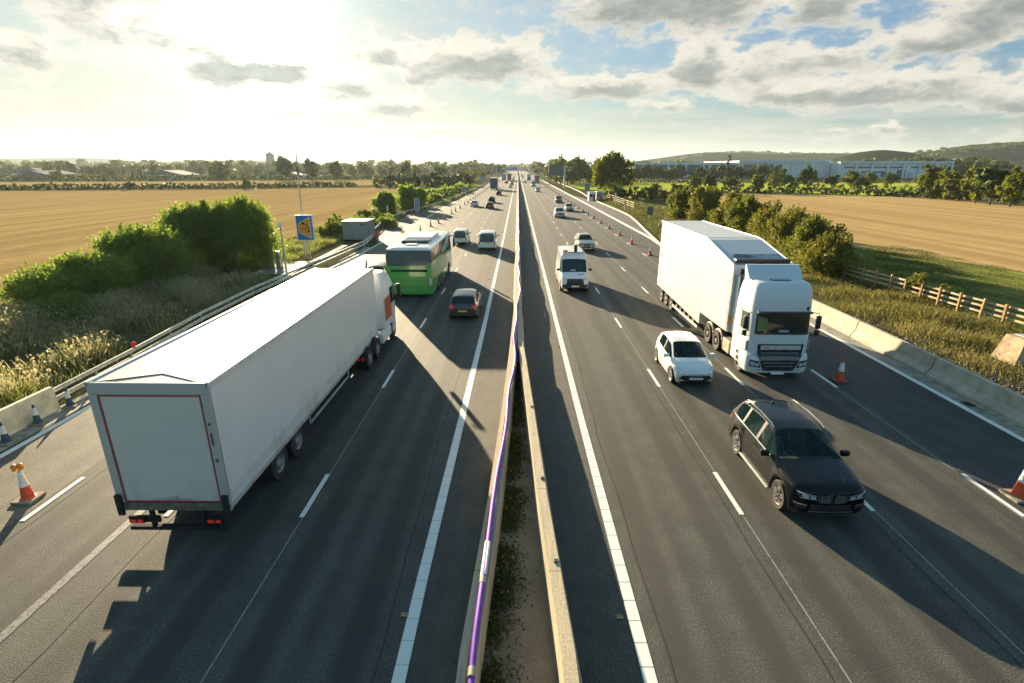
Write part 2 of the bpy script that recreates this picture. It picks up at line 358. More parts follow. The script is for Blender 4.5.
# ---- asphalt
def asphalt(name, base, lanes=True, chip=.55):
    m = bpy.data.materials.new(name); m.use_nodes = True; t = NT(m.node_tree); b = t.n['Principled BSDF']
    tcn = t.node('ShaderNodeTexCoord'); v = tcn.outputs['Object']; x, y, z = t.sep(v)
    fine = t.noise(v, 38, 3, .8); mid = t.noise(v, 1.1, 6, .65)
    vor = t.node('ShaderNodeTexVoronoi'); t.l.new(v, vor.inputs['Vector']); vor.inputs['Scale'].default_value = 42
    chips = t.smooth(vor.outputs['Distance'], .05, .55)
    long_ = t.noise(t.comb(t.m('MULTIPLY', x, 1.0), t.m('MULTIPLY', y, .018)), 1.6, 6, .6)
    f = t.m('ADD', t.m('MULTIPLY', fine, .45), t.m('MULTIPLY', mid, .25)); f = t.m('ADD', f, t.m('MULTIPLY', long_, .4))
    lo = tuple(c*.55 for c in base); hi = tuple(c*1.45 for c in base)
    c = t.mix(t.smooth(f, .36, .74), lo, hi)
    # pale stone chips standing out of the dark binder
    c = t.mix(t.m('MULTIPLY', t.smooth(t.noise(v, 26, 2, .7), .53, .62), t.smooth(mid, .3, .65, chip*.4, chip)), c, tuple(min(1, k*3.2) for k in base))
    # drips, spills and old repairs
    c = t.mix(t.smooth(t.noise(t.comb(x, t.m('MULTIPLY', y, .35)), .55, 7, .72, .6), .60, .70, 0, .45), c, tuple(k*.45 for k in base))
    c = t.mix(t.smooth(t.noise(v, .8, 9, .78, .4), .62, .74, 0, .5), c, tuple(min(1,k*1.8) for k in base))
    # wheel tracks polished dark, two per lane
    if lanes:
        ax = t.m('ABSOLUTE', x)
        ph = t.m('FRACT', t.m('DIVIDE', t.m('SUBTRACT', ax, 2.25), 3.78))
        tr = t.m('COSINE', t.m('MULTIPLY', t.m('SUBTRACT', ph, .27), 4*math.pi))
        wob = t.m('MULTIPLY', t.noise(t.comb(x, t.m('MULTIPLY', y, .03)), .9, 3), .8)
        trk = t.smooth(t.m('ADD', tr, t.m('SUBTRACT', wob, .4)), .1, .95, 0, .72)
        c = t.mix(trk, c, tuple(k*.55 for k in base))
        # oil line in the middle of each lane
        ctr = t.smooth(t.m('ABSOLUTE', t.m('SUBTRACT', ph, .5)), .10, .0, 0, .28)
        c = t.mix(ctr, c, tuple(k*.6 for k in base))
    t.put(b.inputs['Base Color'], c)
    t.put(b.inputs['Roughness'], t.smooth(fine, .3, .7, .66, .86)); b.inputs['Specular IOR Level'].default_value = .3
    bn = t.node('ShaderNodeBump'); bn.inputs['Strength'].default_value = .55; bn.inputs['Distance'].default_value = .012
    t.l.new(t.m('ADD', fine, t.m('MULTIPLY', chips, .6)), bn.inputs['Height']); t.l.new(bn.outputs[0], b.inputs['Normal'])
    MATS[name] = m; return m
A_main = asphalt('lane_asphalt', (.063,.064,.054))
A_worn = asphalt('worn_asphalt', (.098,.09,.068), False, .9)
A_strip = asphalt('median_strip_asphalt', (.064,.060,.049), False)
A_lay = asphalt('refuge_asphalt', (.075,.07,.06), False)
def strip(b, pts, wd):
    """a ribbon along (x,y) points"""
    n = len(b.v); vs = []
    for i, (x, y) in enumerate(pts):
        dx = pts[min(i+1,len(pts)-1)][0]-pts[max(i-1,0)][0]; dy = pts[min(i+1,len(pts)-1)][1]-pts[max(i-1,0)][1]
        L = math.hypot(dx, dy); nx, ny = dy/L, -dx/L
        vs += [(x-nx*wd/2, y-ny*wd/2, b.z), (x+nx*wd/2, y+ny*wd/2, b.z)]
    b.add(vs, [(2*i, 2*i+1, 2*i+3, 2*i+2) for i in range(len(pts)-1)])
FAR = 1500
r = MB(); r.add([(-17.55,-40,0),(-.3,-40,0),(-.3,FAR,0),(-17.55,FAR,0)], [(0,1,2,3)]); kind(r.build('carriageway', A_main))
r = MB(); r.add([(.3,-40,0),(18.15,-40,0),(18.15,FAR,0),(.3,FAR,0)], [(0,1,2,3)]); kind(r.build('carriageway', A_main))
r = MB(); r.add([(-17.5,-40,.004),(-13.75,-40,.004),(-13.75,FAR,.004),(-17.5,FAR,.004)], [(0,1,2,3)]); kind(r.build('hard_shoulder', A_worn))
A_dark = asphalt('new_asphalt', (.044,.046,.044), False)
r = MB(); r.add([(14.2,-40,.004),(18.1,-40,.004),(18.1,FAR,.004),(14.2,FAR,.004)], [(0,1,2,3)]); kind(r.build('hard_shoulder', A_dark))
r = MB()
r.add([(-2.0,-40,.004),(-.3,-40,.004),(-.3,FAR,.004),(-2.0,FAR,.004)], [(0,1,2,3)]); r.add([(.3,-40,.004),(2.3,-40,.004),(2.3,FAR,.004),(.3,FAR,.004)], [(0,1,2,3)])
kind(r.build('median_strip', A_strip))
r = MB(); r.add([(x,y,.006) for x,y in ((-17.5,65),(-22.3,88),(-22.3,117),(-18.,157),(-17.5,157))], [(0,1,2,3,4)])
r.add([(x,y,.006) for x,y in ((18.0,66),(18.0,205),(22.2,150),(22.2,112),(21.1,97),(18.5,74))], [(0,1,2,3,4,5)]); kind(r.build('refuge_area', A_lay))
# concrete drainage strips outside both edge lines
M['conc'] = mat('concrete', (.43,.38,.29), .85, var=.2, vscale=1.6, bump=.5, bscale=60, detail=9)
M['concd'] = mat('concrete_dirty', (.27,.26,.22), .85, var=.35, vscale=2.2, bump=.5, bscale=60, detail=9)
r = MB(); r.z = .010; strip(r, [(-18.05,-20),(-18.05,64)], .95); r.z=.010; strip(r, [(18.55,-20),(18.6,64)], .8); kind(r.build('drainage_channel', M['concd']))

# ---- markings
def markmat(name, ribs=False, tone=.74, wear=.62):
    m = bpy.data.materials.new(name); m.use_nodes = True; t = NT(m.node_tree); b = t.n['Principled BSDF']; out = t.n['Material Output']
    tcn = t.node('ShaderNodeTexCoord'); v = tcn.outputs['Object']; x, y, z = t.sep(v)
    nz = t.noise(v, 9, 8, .75); c = t.mix(t.smooth(nz, wear, wear+.16), (tone,tone,tone*.93), (tone*.3,tone*.29,tone*.25))
    if ribs:
        fr = t.m('ABSOLUTE', t.m('SUBTRACT', t.m('FRACT', t.m('MULTIPLY', y, 1/.55)), .5))
        c = t.mix(t.m('MULTIPLY', t.smooth(fr, .455, .49), t.smooth(x, -1., 1., .35, .75)), c, (.12,.11,.10))
    t.put(b.inputs['Base Color'], c); b.inputs['Roughness'].default_value = .6
    MATS[name] = m; return m
K_line = markmat('line_paint'); K_rib = markmat('ribbed_line_paint', True); K_old = markmat('worn_line_paint', tone=.20, wear=.45); K_thin = markmat('seam_paint', tone=.26, wear=.5)
b = MB(); b.z = .012
strip(b, [(-2.24,-40),(-2.22,10),(-2.15,16.3),(-2.03,31.4),(-1.95,60),(-1.95,FAR)], .26)
strip(b, [(2.62,-40),(2.53,8),(2.45,20),(2.42,45),(2.35,157),(2.35,FAR)], .26)
kind(b.build('edge_line', K_rib))
b = MB(); b.z = .013
strip(b, [(-17.2,-40),(-17.3,16),(-17.5,40),(-17.6,65),(-17.55,FAR)], .24)
strip(b, [(17.9,-40),(18.0,17),(18.1,29),(18.05,66),(18.05,FAR)], .26)
kind(b.build('edge_line', K_line))
b = MB(); b.z = .014
def dashes(x0, ph, x1=None, n0=-2, n1=70, wd=.14):
    for k in range(n0, n1):
        y = ph+9*k; xx = x0 if x1 is None or y > 45 else x0+(x1-x0)*(45-y)/45
        strip(b, [(xx,y),(xx,y+2.15)], wd)
dashes(-5.78, 3.2, -6.03); dashes(-9.75, 3.2); dashes(-13.55, 2.95)
dashes(6.28, 3.45); dashes(10.05, 3.65); dashes(14.08, 3.45)
kind(b.build('lane_line', K_line))
b = MB(); b.z = .0095
for x0 in (-5.98, 6.32, 10.12, 14.0): strip(b, [(x0,-20),(x0+(.12 if x0 < 0 else -.05),46),(x0+(.12 if x0 < 0 else -.05),300)], .035)
kind(b.build('seam_line', K_thin))
b = MB(); b.z = .0075
for x0, wb in ((-2.75,.03),(-9.55,.05),(-13.25,.04),(2.95,.04),(5.95,.03),(9.72,.06),(13.62,.05)): strip(b, [(x0+wb*math.sin(k*1.7)+wb*math.sin(k*.61), -10+k*1.5) for k in range(70)], .035)
kind(b.build('sealed_joint', mat('bitumen', (.022,.022,.022), .7, var=.3, vscale=5)))
b = MB(); b.z = .008; strip(b, [(-10.75,-10),(-10.6,11),(-10.4,30),(-10.3,70)], .22); kind(b.build('old_lane_line', K_old))

# ---- median: two concrete walls with a planted gap that close up to one wall
def profile_wall(name, path, prof, label=None, m=None, parent=None):
    """prof: list of (offset across, z); path (x, y)"""
    bb = MB(); n = len(prof); vs = []
    for i, (x, y) in enumerate(path):
        dx = path[min(i+1,len(path)-1)][0]-path[max(i-1,0)][0]; dy = path[min(i+1,len(path)-1)][1]-path[max(i-1,0)][1]
        L = math.hypot(dx, dy); nx, ny = dy/L, -dx/L
        vs += [(x+nx*o, y+ny*o, z) for o, z in prof]
    fs = [(i*n+k, i*n+(k+1)%n, (i+1)*n+(k+1)%n, (i+1)*n+k) for i in range(len(path)-1) for k in range(n)]
    fs += [tuple(range(n)), tuple((len(path)-1)*n+k for k in range(n))[::-1]]
    bb.add(vs, fs); return bb.build(name, m or M['conc'], parent)
def wallmat():
    m = bpy.data.materials.new('median_concrete'); m.use_nodes = True; t = NT(m.node_tree); b = t.n['Principled BSDF']
    tcn = t.node('ShaderNodeTexCoord'); v = tcn.outputs['Object']; x, y, z = t.sep(v)
    n1 = t.noise(t.comb(t.m('MULTIPLY', x, 6), t.m('MULTIPLY', y, .5), z), 1.4, 7, .65); n2 = t.noise(v, 14, 6, .7)
    c = t.mix(t.smooth(n1, .35, .65), (.52,.43,.28), (.42,.36,.25)); c = t.mix(t.smooth(n2, .52, .72, 0, .7), c, (.15,.12,.085))
    jt = t.smooth(t.m('ABSOLUTE', t.m('SUBTRACT', t.m('FRACT', t.m('MULTIPLY', y, 1/3.1)), .5)), .494, .499, 0, .85)
    c = t.mix(jt, c, (.05,.045,.04))
    st = t.smooth(t.m('ADD', t.noise(t.comb(t.m('MULTIPLY', x, 22), t.m('MULTIPLY', y, .25), 0.), 1., 5, .7), 0.), .54, .68, 0, .55)
    c = t.mix(st, c, (.17,.12,.07))
    t.put(b.inputs['Base Color'], c); b.inputs['Roughness'].default_value = .85
    bn = t.node('ShaderNodeBump'); bn.inputs['Strength'].default_value = .4; bn.inputs['Distance'].default_value = .02
    t.l.new(n2, bn.inputs['Height']); t.l.new(bn.outputs[0], b.inputs['Normal']); return m
M['median'] = wallmat()
def wall_prof(w0, w1, h): return [(-w0,-.02),(-w0,.08),(-w1-.03,.36),(-w1,h),(w1,h),(w1+.03,.36),(w0,.08),(w0,-.02)]
lp = [(-.98,-6),(-.86,7.3),(-.60,12),(-.40,17.4),(-.24,23),(-.06,32)]
wl = profile_wall('median_wall', lp, [(-.22,-.02),(-.22,.10),(-.17,.85),(.15,.85),(.19,.10),(.19,-.02)], m=M['median'])
tag(wl, 'long left concrete median wall carrying the purple duct on its top', 'barrier')
rp = [(1.08,-6),(.95,7.3),(.70,12),(.49,17.4),(.34,21),(.20,24.4)]
wr_ = profile_wall('median_wall', rp, [(-.16,-.02),(-.16,.10),(-.14,.85),(.12,.85),(.28,.10),(.24,-.02)], m=M['median'])
tag(wr_, 'right concrete median wall with bare sunlit top beside the soil gap', 'barrier')
for yy_ in (9.6, 12.9, 17.6):
    xx_ = float(np.interp(yy_, [p[1] for p in rp], [p[0] for p in rp])); MB().box(xx_+.0,xx_+.10,yy_-.05,yy_+.05,.853,.885,.008).build('bracket', M['concd'] if yy_ > 17 else M['black'], wr_)
wf = profile_wall('median_wall', [(.0,32.06),(.0,FAR)], [(-.3,-.02),(-.28,.10),(-.2,.85),(.2,.85),(.3,.10),(.3,-.02)], m=M['median'])
tag(wf, 'single concrete median wall running far off down the middle of the motorway', 'barrier')
wc = profile_wall('median_wall', [(.14,24.5),(.10,32)], [(-.13,-.02),(-.11,.78),(.15,.78),(.25,.10),(.25,-.02)], m=M['median'])
tag(wc, 'short concrete infill where the two median walls close up to one', 'barrier')
soil = groundmat('median_soil', (.36,.30,.21), (.28,.23,.16), (.44,.37,.28), .8, 18., bump=.8)
s_ = MB(); s_.add([(-.95,-6,.02),(.9,-6,.02),(.78,7.3,.02),(.3,22,.02),(.15,24.4,.02),(-.06,24.4,.02),(-.7,7.3,.02)], [tuple(range(7))]); kind(s_.build('median_ground', soil))
# purple duct on top of the left wall
M['purple'] = mat('purple_duct', (.17,.04,.42), .62, var=.12, vscale=3)
M['lilac'] = mat('duct_label', (.62,.62,.66), .5, var=.12, vscale=30)
M['tan'] = mat('duct_collar', (.30,.28,.2), .6, var=.2)
def wallx(y): return float(np.interp(y, [p[1] for p in lp]+[33,500], [p[0] for p in lp]+[.0,.0]))
def ductx(y):
    return wallx(y)+.065+.055*math.sin(y*.9+.4)*min(1,max(0,(y-9)/8))+.05*math.sin(y*.37)+(.05*min(1,max(0,(y-31)/6)))
duct = thing('cable_duct', 'purple plastic duct lying in a wavy line on the left median wall', 'duct', (wallx(7),7,.93))
def dl(pts): return [(x-wallx(7), y-7, z-.93) for x,y,z in pts]
ys = [-6+i*.45 for i in range(110)]+[44+i*3 for i in range(60)]
MB().tube(dl([(ductx(y),y,.935+.012*math.sin(y*1.7)) for y in ys]), .062, 12).build('duct_pipe', M['purple'], duct, smooth=True)
for y in (6.78, 8.9, 21.5):
    MB().tube(dl([(ductx(y-.09),y-.09,.935),(ductx(y+.09),y+.09,.935)]), .075, 14).build('collar', M['tan'], duct, smooth=True)
lb = MB()
for k in range(14):
    y = 9.05+k*.075; lb.tube(dl([(ductx(y)+.028,y,.951),(ductx(y+.055)+.028,y+.055,.951)]), .045, 10)
lb.tube(dl([(ductx(9.0)-.03,9.0,.945),(ductx(9.55)-.03,9.55,.945),(ductx(10.1)-.03,10.1,.945)]), .045, 10)
lb.build('white_lettering', M['lilac'], duct, smooth=True)
M['orange'] = mat('orange_cable', (.62,.26,.05), .5, var=.15)
tag(MB().tube([(ductx(y)-.085-.02*math.sin(y*1.3),y,.868) for y in ys[:110]], .016, 6).build('thin_cable', M['orange'], smooth=True), 'thin orange cable lying beside the purple duct on the wall top', 'cable')

# ================================================================== BARRIERS, RAILS, FENCES
# right-hand concrete barrier made of six metre units
def rbx(y): return float(np.interp(y, [-5,17,24,30,45,66], [19.15,19.15,19.3,19.45,19.4,18.6]))
unit_y = [(-7.1,-1.15),(-1.1,4.85),(4.9,10.85),(10.9,16.85),(16.9,22.85),(22.9,28.85),(28.9,34.85),(34.9,40.85),(40.9,46.85),(46.9,52.85),(52.9,58.85),(58.9,64.6)]
ulab = {4:'concrete barrier unit nearest the frame edge on the right verge, half in shade', 5:'concrete barrier unit with the shade edge crossing its face, right of the lone cone', 6:'concrete barrier unit beside the lorry cab on the right verge'}
for i, (y0, y1) in enumerate(unit_y):
    y0 += .02; y1 -= .02
    o = profile_wall('concrete_barrier', [(rbx(y0),y0),(rbx((y0+y1)/2),(y0+y1)/2),(rbx(y1),y1)], [(-.34,-.03),(-.34,.12),(-.12,.40),(-.02,.92),(.16,.92),(.3,.12),(.3,-.03)], m=M['conc'])
    tag(o, ulab.get(i, 'pale concrete barrier unit in the row hidden behind the white lorry'), 'barrier', 'concrete barrier units along the right verge')
gr_ = MB(); gr_.box(18.28,18.62,19.55,20.0,.012,.03)
for k in range(5): gr_.box(18.31+k*.06,18.34+k*.06,19.58,19.97,.03,.042)
tag(gr_.build('drain_grating', mat('iron', (.05,.045,.04), .6, .6, var=.3)), 'small dark drain grating in the concrete strip below the right barrier', 'drain')
# left: one high concrete end unit, then steel rail on posts
o = profile_wall('concrete_barrier', [(-18.55,-8),(-18.5,19.0)], [(-.2,-.03),(-.16,.12),(-.1,.95),(.06,.95),(.14,.12),(.2,-.03)], m=mat('cream_concrete', (.66,.60,.42), .85, var=.2, vscale=1.6, bump=.4, bscale=60, detail=9))
tag(o, 'cream concrete barrier ending behind the blue and white cones on the left', 'barrier')
M['timber'] = mat('weathered_rail', (.62,.57,.42), .6, .0, var=.25, vscale=5)
def guard_rail(name, label, path, h=.72, m=None, posts=2.4, rails=1):
    t = thing(name, label, 'guard rail', (path[0][0],path[0][1],0)); ox, oy = path[0]
    P = [(x-ox,y-oy) for x,y in path]
    for k in range(rails):
        z = h-.36*k
        prof = [(-.02,z-.16),(.05,z-.12),(.02,z-.08),(.02,z-.05),(.05,z-.01),(.0,z+.03),(-.05,z+.03),(-.06,z-.16)]
        profile_wall('rail_beam', P, prof, m=m or M['galv'], parent=t)
    acc = 0; L = 0; segs = []
    pb = []
    for i in range(len(P)-1):
        d = math.hypot(P[i+1][0]-P[i][0], P[i+1][1]-P[i][1]); n = max(1, int(d/posts))
        for k in range(n): f = k/n; pb.append((P[i][0]+(P[i+1][0]-P[i][0])*f, P[i][1]+(P[i+1][1]-P[i][1])*f))
    proto = None
    for x, y in pb[:95]:
        if proto is None:
            proto = MB().box(-.13,-.06,-.04,.04,-.05,h-.01).build('post', M['galv'], t); proto.location = (x,y,0)
        else:
            c = proto.copy(); C.objects.link(c); c.location = (x,y,0)
    return t
guard_rail('guard_rail', 'pale double rail on posts running from the left concrete barrier past the lorry', [(-18.55,19.15),(-18.8,24),(-19.4,31),(-19.6,38),(-19.3,46),(-18.9,55),(-18.6,64),(-19.3,70),(-20.9,77)], .78, M['timber'], rails=2)
guard_rail('guard_rail', 'long galvanised rail curving behind the left lay-by into the distance', [(-21.,78.4),(-22.6,90),(-23.2,100),(-22.9,110),(-21.3,122),(-20.2,140),(-19.6,170),(-18.9,220),(-18.3,314),(-18.3,430)], .78, M['galv'], posts=4)
t = thing('rail_lamp', 'small red lamp standing on top of the left rail beside the lorry', 'lamp', (-18.82,24.2,.80)); MB().lathe([(.03,0),(.03,.12),(.11,.13),(.12,.22),(.06,.3),(0,.31)], n=14).build('lamp_head', M['redlit'], t, smooth=True); MB().box(-.05,.05,-.05,.05,-.02,.04,.01).build('bracket', M['black'], t)
# low concrete kerb and path beside the left rail
kb = MB(); kb.z = 0
tag(profile_wall('kerb_edging', [(-20.3,41),(-20.9,50),(-21.0,57),(-21.3,65)], [(-.3,-.02),(-.3,.10),(.3,.10),(.3,-.02)], m=M['conc']), 'straight pale concrete edging beside the path behind the left rail', 'edging')
ground_sheet('maintenance_path', [[(-24.5,47),(-20.7,47),(-20.9,54),(-24.2,54)]], -.01, M['concd'])
# right: kerb behind the lay-by and the long low parapet beyond
M['kerb'] = mat('pale_kerb', (.50,.47,.38), .8, var=.15)
tag(profile_wall('lay_by_kerb', [(17.75,65.5),(18.7,74.3),(19.8,84),(21.35,97.4),(22.3,108),(22.6,120),(22.5,148),(22.8,175),(24.4,207),(25.5,260),(26,420)], [(-.14,-.02),(-.12,.2),(.12,.2),(.14,-.02)], m=M['kerb']), 'pale kerb bending round the right lay-by and on into the distance', 'kerb')
tag(profile_wall('lay_by_kerb', [(17.7,64.8),(18.25,76),(18.3,150),(18.4,420)], [(-.12,-.02),(-.1,.13),(.1,.13),(.12,-.02)], m=M['kerb']), 'bright straight kerb between the right hard shoulder and the lay-by', 'kerb')
# timber post and rail fence
M['wood'] = mat('fence_timber', (.46,.37,.23), .8, var=.3, vscale=4, bump=.4, bscale=30)
M['woodp'] = mat('fence_post_timber', (.34,.20,.075), .8, var=.3, vscale=4, bump=.4, bscale=30)
def timber_fence(label, pts, h=1.25, nr=3):
    ox, oy = pts[0]; t = thing('post_and_rail_fence', label, 'fence', (ox,oy,0)); pr = None
    for i, (x, y) in enumerate(pts):
        if pr is None:
            pb = MB(); pb.box(-.07,.07,-.07,.07,-.1,h+.2,.012); pr = pb.build('post', M['woodp'], t); pr.location = (0,0,0)
        else:
            c = pr.copy(); C.objects.link(c); c.location = (x-ox,y-oy,random.uniform(-.04,.03)); c.rotation_euler = (random.uniform(-.03,.03),random.uniform(-.03,.03),random.uniform(-.2,.2))
        if i < len(pts)-1:
            x1, y1 = pts[i+1]
            for k in range(nr):
                z = h-.02-k*(h-.25)/nr+random.uniform(-.02,.02); z2 = z+random.uniform(-.02,.02)
                d = Vector((x1-x, y1-y, z2-z)); q = MB(); q.box(0,d.length-.02,-.03,.01,-.06,.06)
                o = q.build('rail', M['wood'], t); o.location = (x-ox+.15,y-oy,z); o.rotation_euler = d.to_track_quat('X','Z').to_euler()
    return t
timber_fence('three rail timber fence on the right verge in front of the rough pasture',
    [(28.05,49.5),(28.1,47.3),(28.15,45.1),(28.3,42.9),(28.5,41.5),(28.65,40.05),(28.75,38.6),(28.85,37.1),(28.95,35.5),(29.05,33.9),(29.2,32.3),(29.4,30.9),(29.5,29.2),(29.6,27.4),(29.7,25.6)])
timber_fence('pale timber fence far down the right verge below the big tree', [(26.9,166),(26.8,158),(26.6,150),(26.4,142),(26.2,134),(26.,127),(25.9,121)], 1.7, 3)
# concrete chamber by the fence
q = MB(); q.add([(-.95,-.75,0),(2.2,-.75,0),(2.2,.65,0),(-.95,.65,0),(-.62,-.6,1.25),(1.9,-.6,1.25),(1.9,.5,1.25),(-.62,.5,1.25)], [(0,3,2,1),(4,5,6,7),(0,1,5,4),(1,2,6,5),(2,3,7,6),(3,0,4,7)])
cb = thing('concrete_chamber', 'buff concrete chamber with sloping sides beside the timber fence', 'concrete block', (25.25,25.0,0))
q.build('chamber_body', mat('buff_concrete', (.34,.26,.16), .9, var=.35, vscale=2.5, bump=.5, detail=9), cb); MB().box(-.30,1.7,-.45,.35,1.252,1.30,.01).build('cover_slab', mat('blue_grey_slab', (.38,.42,.44), .5, var=.15), cb)

# ================================================================== CONES
M['cone_o'] = mat('cone_orange', (.60,.075,.025), .45, var=.15, vscale=9)
M['cone_w'] = mat('cone_sleeve_white', (.72,.72,.68), .35, var=.18, vscale=14)
M['cone_b'] = mat('cone_blue', (.02,.06,.11), .5, var=.2, vscale=9)
M['cone_base'] = mat('cone_base_rubber', (.24,.21,.15), .85, var=.3, vscale=8)
M['cone_red'] = mat('cone_base_red', (.22,.05,.035), .8, var=.3, vscale=8)
def cone(label, loc, colour, base, h=1.0, lamp=0, sleeve=(.42,.80), name='traffic_cone'):
    t = thing(name, label, 'traffic cone', loc)
    r0, r1 = .165*h, .035*h
    rr = lambda f: r0+(r1-r0)*f
    b = MB(); b.box(-.29*h,.29*h,-.29*h,.29*h,0,.07*h,.02); b.build('base', base, t)
    MB().lathe([(rr(0)+.03,.07*h),(rr(.04),.10*h),(rr(sleeve[0]),.07*h+.93*h*sleeve[0])], n=20).build('lower_cone', colour, t, smooth=True)
    MB().lathe([(rr(sleeve[0])+.004,.07*h+.93*h*sleeve[0]),(rr(sleeve[1])+.004,.07*h+.93*h*sleeve[1])], n=20).build('sleeve', M['cone_w'], t, smooth=True)
    MB().lathe([(rr(sleeve[1]),.07*h+.93*h*sleeve[1]),(r1,h*.985),(r1*.6,h),(0,h)], n=20).build('tip', colour, t, smooth=True)
    for k in range(lamp):
        a = .11 if lamp == 2 else 0; x = (-a if k == 0 else a*.75) if lamp == 2 else 0; z = h+.05+(.04*k)
        lm = MB().lathe([(0,-.05),(.07,-.045),(.095,-.02),(.1,.0),(.095,.02),(.07,.045),(0,.05)], (0,0,0), 'x', 18).build('lamp', M['amber'], t, smooth=True)
        lm.location = (x,-.02,z+.02); lm.rotation_euler = (0,0,R(75+25*k))
        MB().box(-.05,.05,-.035,.035,-.12,-.04,.008).build('battery_box', M['amber'], lm)
    CH[t.name] = kids(t)
    for c in kids(t): CH[c.name] = kids(c)
    return t
gR = 'orange and white cones along the right hard shoulder'; gL = 'cones along the left hard shoulder'
cone('orange cone with two amber lamps on the left shoulder near the lorry tail', (-14.25,12.95,.006), M['cone_o'], M['cone_base'], 1.0, 2, (.42,.98))
cR = cone('lone orange and white cone just right of the white lorry cab', (14.6,22.2,.006), M['cone_o'], M['cone_red'], 1.1)
cone('orange and white cone with an amber lamp cut by the right frame edge', (14.72,13.35,.006), M['cone_o'], M['cone_base'], 1.15, 1, (.42,.97))
for i, (x, y) in enumerate([(-17.92,16.2),(-18.08,17.65),(-18.12,19.2)]):
    c = cone(('blue and white cone nearest the camera against the cream barrier','middle blue and white cone against the cream barrier','blue and white cone at the end of the cream barrier, first by the rail')[i], (x,y,.012), M['cone_b'], M['cone_base'], .82) if i == 0 else dup(cb0, (x,y,.012), R(12*i), ('','middle blue and white cone against the cream barrier','blue and white cone where the cream barrier meets the rail')[i])
    if i == 0: cb0 = c
    c['group'] = 'blue and white cones by the left barrier'
cL = cone('lamp-topped cone', (14.42,67.1,.006), M['cone_o'], M['cone_red'], 1.1, 1, (.42,.97)); cL['label'] = 'second cone beyond the white lorry tail, topped by an amber lamp'; cL['group'] = gR
dup(cR, (14.6,58.2,.006), .2, 'first orange and white cone beyond the white lorry tail', gR)
rest = [(14.5,31),(14.5,40.2),(14.5,49.3),(14.6,76.3),(14.45,84.6),(14.4,93),(14.4,102),(14.3,109.7),(14.3,119),(14.2,127)]
rl = {76.3:'third cone beyond the white lorry tail, bright orange without a lamp', 84.6:'fourth cone beyond the lorry tail, the darker one after a bright one', 93:'fifth cone beyond the white lorry tail along the lay-by'}
for x, y in rest:
    dup(cL if y in (84.6,) else cR, (x,y,.006), random.uniform(-.4,.4), rl.get(y, 'one of the small orange cones in the right row past the lay-by bend' if y > 100 else 'orange and white cone in the row hidden behind the white lorry'), gR)
for k in range(30):
    dup(cR, (14.2,136+9*k,.006), random.uniform(-.4,.4), 'tiny distant orange cone in the far part of the right shoulder row', gR)
dup(cR, (-14.1,48.6,.006), .1, 'single dark orange cone showing above the front of the left lorry roof', gL, 1.0)
for i, (x, y) in enumerate([(-14.45,79),(-14.3,87.6),(-13.8,92.9),(-13.8,100.3),(-13.75,111.8),(-13.75,118.6),(-13.7,128.2),(-13.7,139.4)]):
    dup(cR, (x,y,.006), random.uniform(-.4,.4), ['orange cone just beyond the coach front, nearest of the left row','second orange cone of the left row beyond the coach','third orange cone of the left row beyond the coach'][i] if i < 3 else 'small orange cone in the left row beyond the third', gL, 1.0)
for k in range(30):
    dup(cR, (-13.7,148.5+9*k,.006), random.uniform(-.4,.4), 'tiny distant orange cone in the far part of the left shoulder row', gL)

# road studs by the edge lines
st0 = None
M['stud'] = mat('stud_amber', (.5,.2,.03), .3, var=.2)
for k in range(7):
    for sx in (-1, 1):
        y = 8.9+18*k; x = (-2.42 if sx < 0 else 2.22)
        if st0 is None:
            st0 = thing('road_stud', '', 'road stud', (x,y,.006)); bb = MB(); bb.box(-.08,.08,-.06,.06,0,.018,.006); bb.build('stud_housing', M['cone_base'], st0); bb = MB(); bb.box(-.05,.05,-.062,-.02,.012,.03); bb.build('reflector', M['stud'], st0); o = st0
        else: o = dup(st0, (x,y,.006))
        o['group'] = 'amber road studs beside the inner edge lines'
        o['label'] = 'amber road stud near the bottom of the frame beside the left inner line' if (k == 0 and sx < 0) else ('small amber stud beside the right-hand inner edge line' if sx > 0 else 'small far amber stud beside the left-hand inner edge line')

# ================================================================== POSTS, SIGNS, CABINETS
# tall mast, blue sign on its post
t = thing('mast', 'tall thin grey mast rising above the horizon behind the blue sign', 'mast', (-22.7,55.9,0))
MB().tube([(0,0,0),(.15,0,3.6)], .10, 12, .09).build('lower_pole', M['galv'], t, smooth=True)
MB().tube([(.15,0,3.6),(.35,0,10.7)], .085, 12, .05).build('upper_pole', M['galv'], t, smooth=True)
MB().tube([(.30,0,8.4),(.31,0,9.3)], .10, 12).build('dark_sleeve', M['grey'], t, smooth=True)
M['blue'] = mat('sign_blue', (.02,.16,.48), .4, var=.06); M['so'] = mat('sign_orange', (.75,.27,.015), .4, var=.05)
M['sw'] = mat('sign_white', (.75,.77,.75), .4, var=.05); M['signback'] = mat('sign_back_grey', (.10,.115,.12), .5, .3, var=.12)
t = thing('emergency_area_sign', 'blue sign with an orange panel, black arrow and SOS on the left verge', 'sign', (-22.1,55.2,0), R(4))
W2, z0, z1 = .86, 1.95, 4.55
b = MB(); b.box(-W2,W2,-.02,.02,z0,z1); b.build('sign_border', M['sw'], t)
b = MB(); b.box(-W2+.06,W2-.06,-.028,-.0205,z0+.06,z1-.06); b.build('sign_face', M['blue'], t)
b = MB(); b.prism([(-.62,2.75),(-.62,3.72),(.56,4.36),(.56,2.15)], -.033,-.0285,'y'); b.build('panel_border', M['sw'], t)
b = MB(); b.prism([(-.57,2.79),(-.57,3.68),(.51,4.28),(.51,2.23)], -.038,-.0335,'y'); b.build('orange_panel', M['so'], t)
b = MB()
arc = [(.38,2.95),(.36,3.2),(.28,3.42),(.12,3.58),(-.08,3.68)]
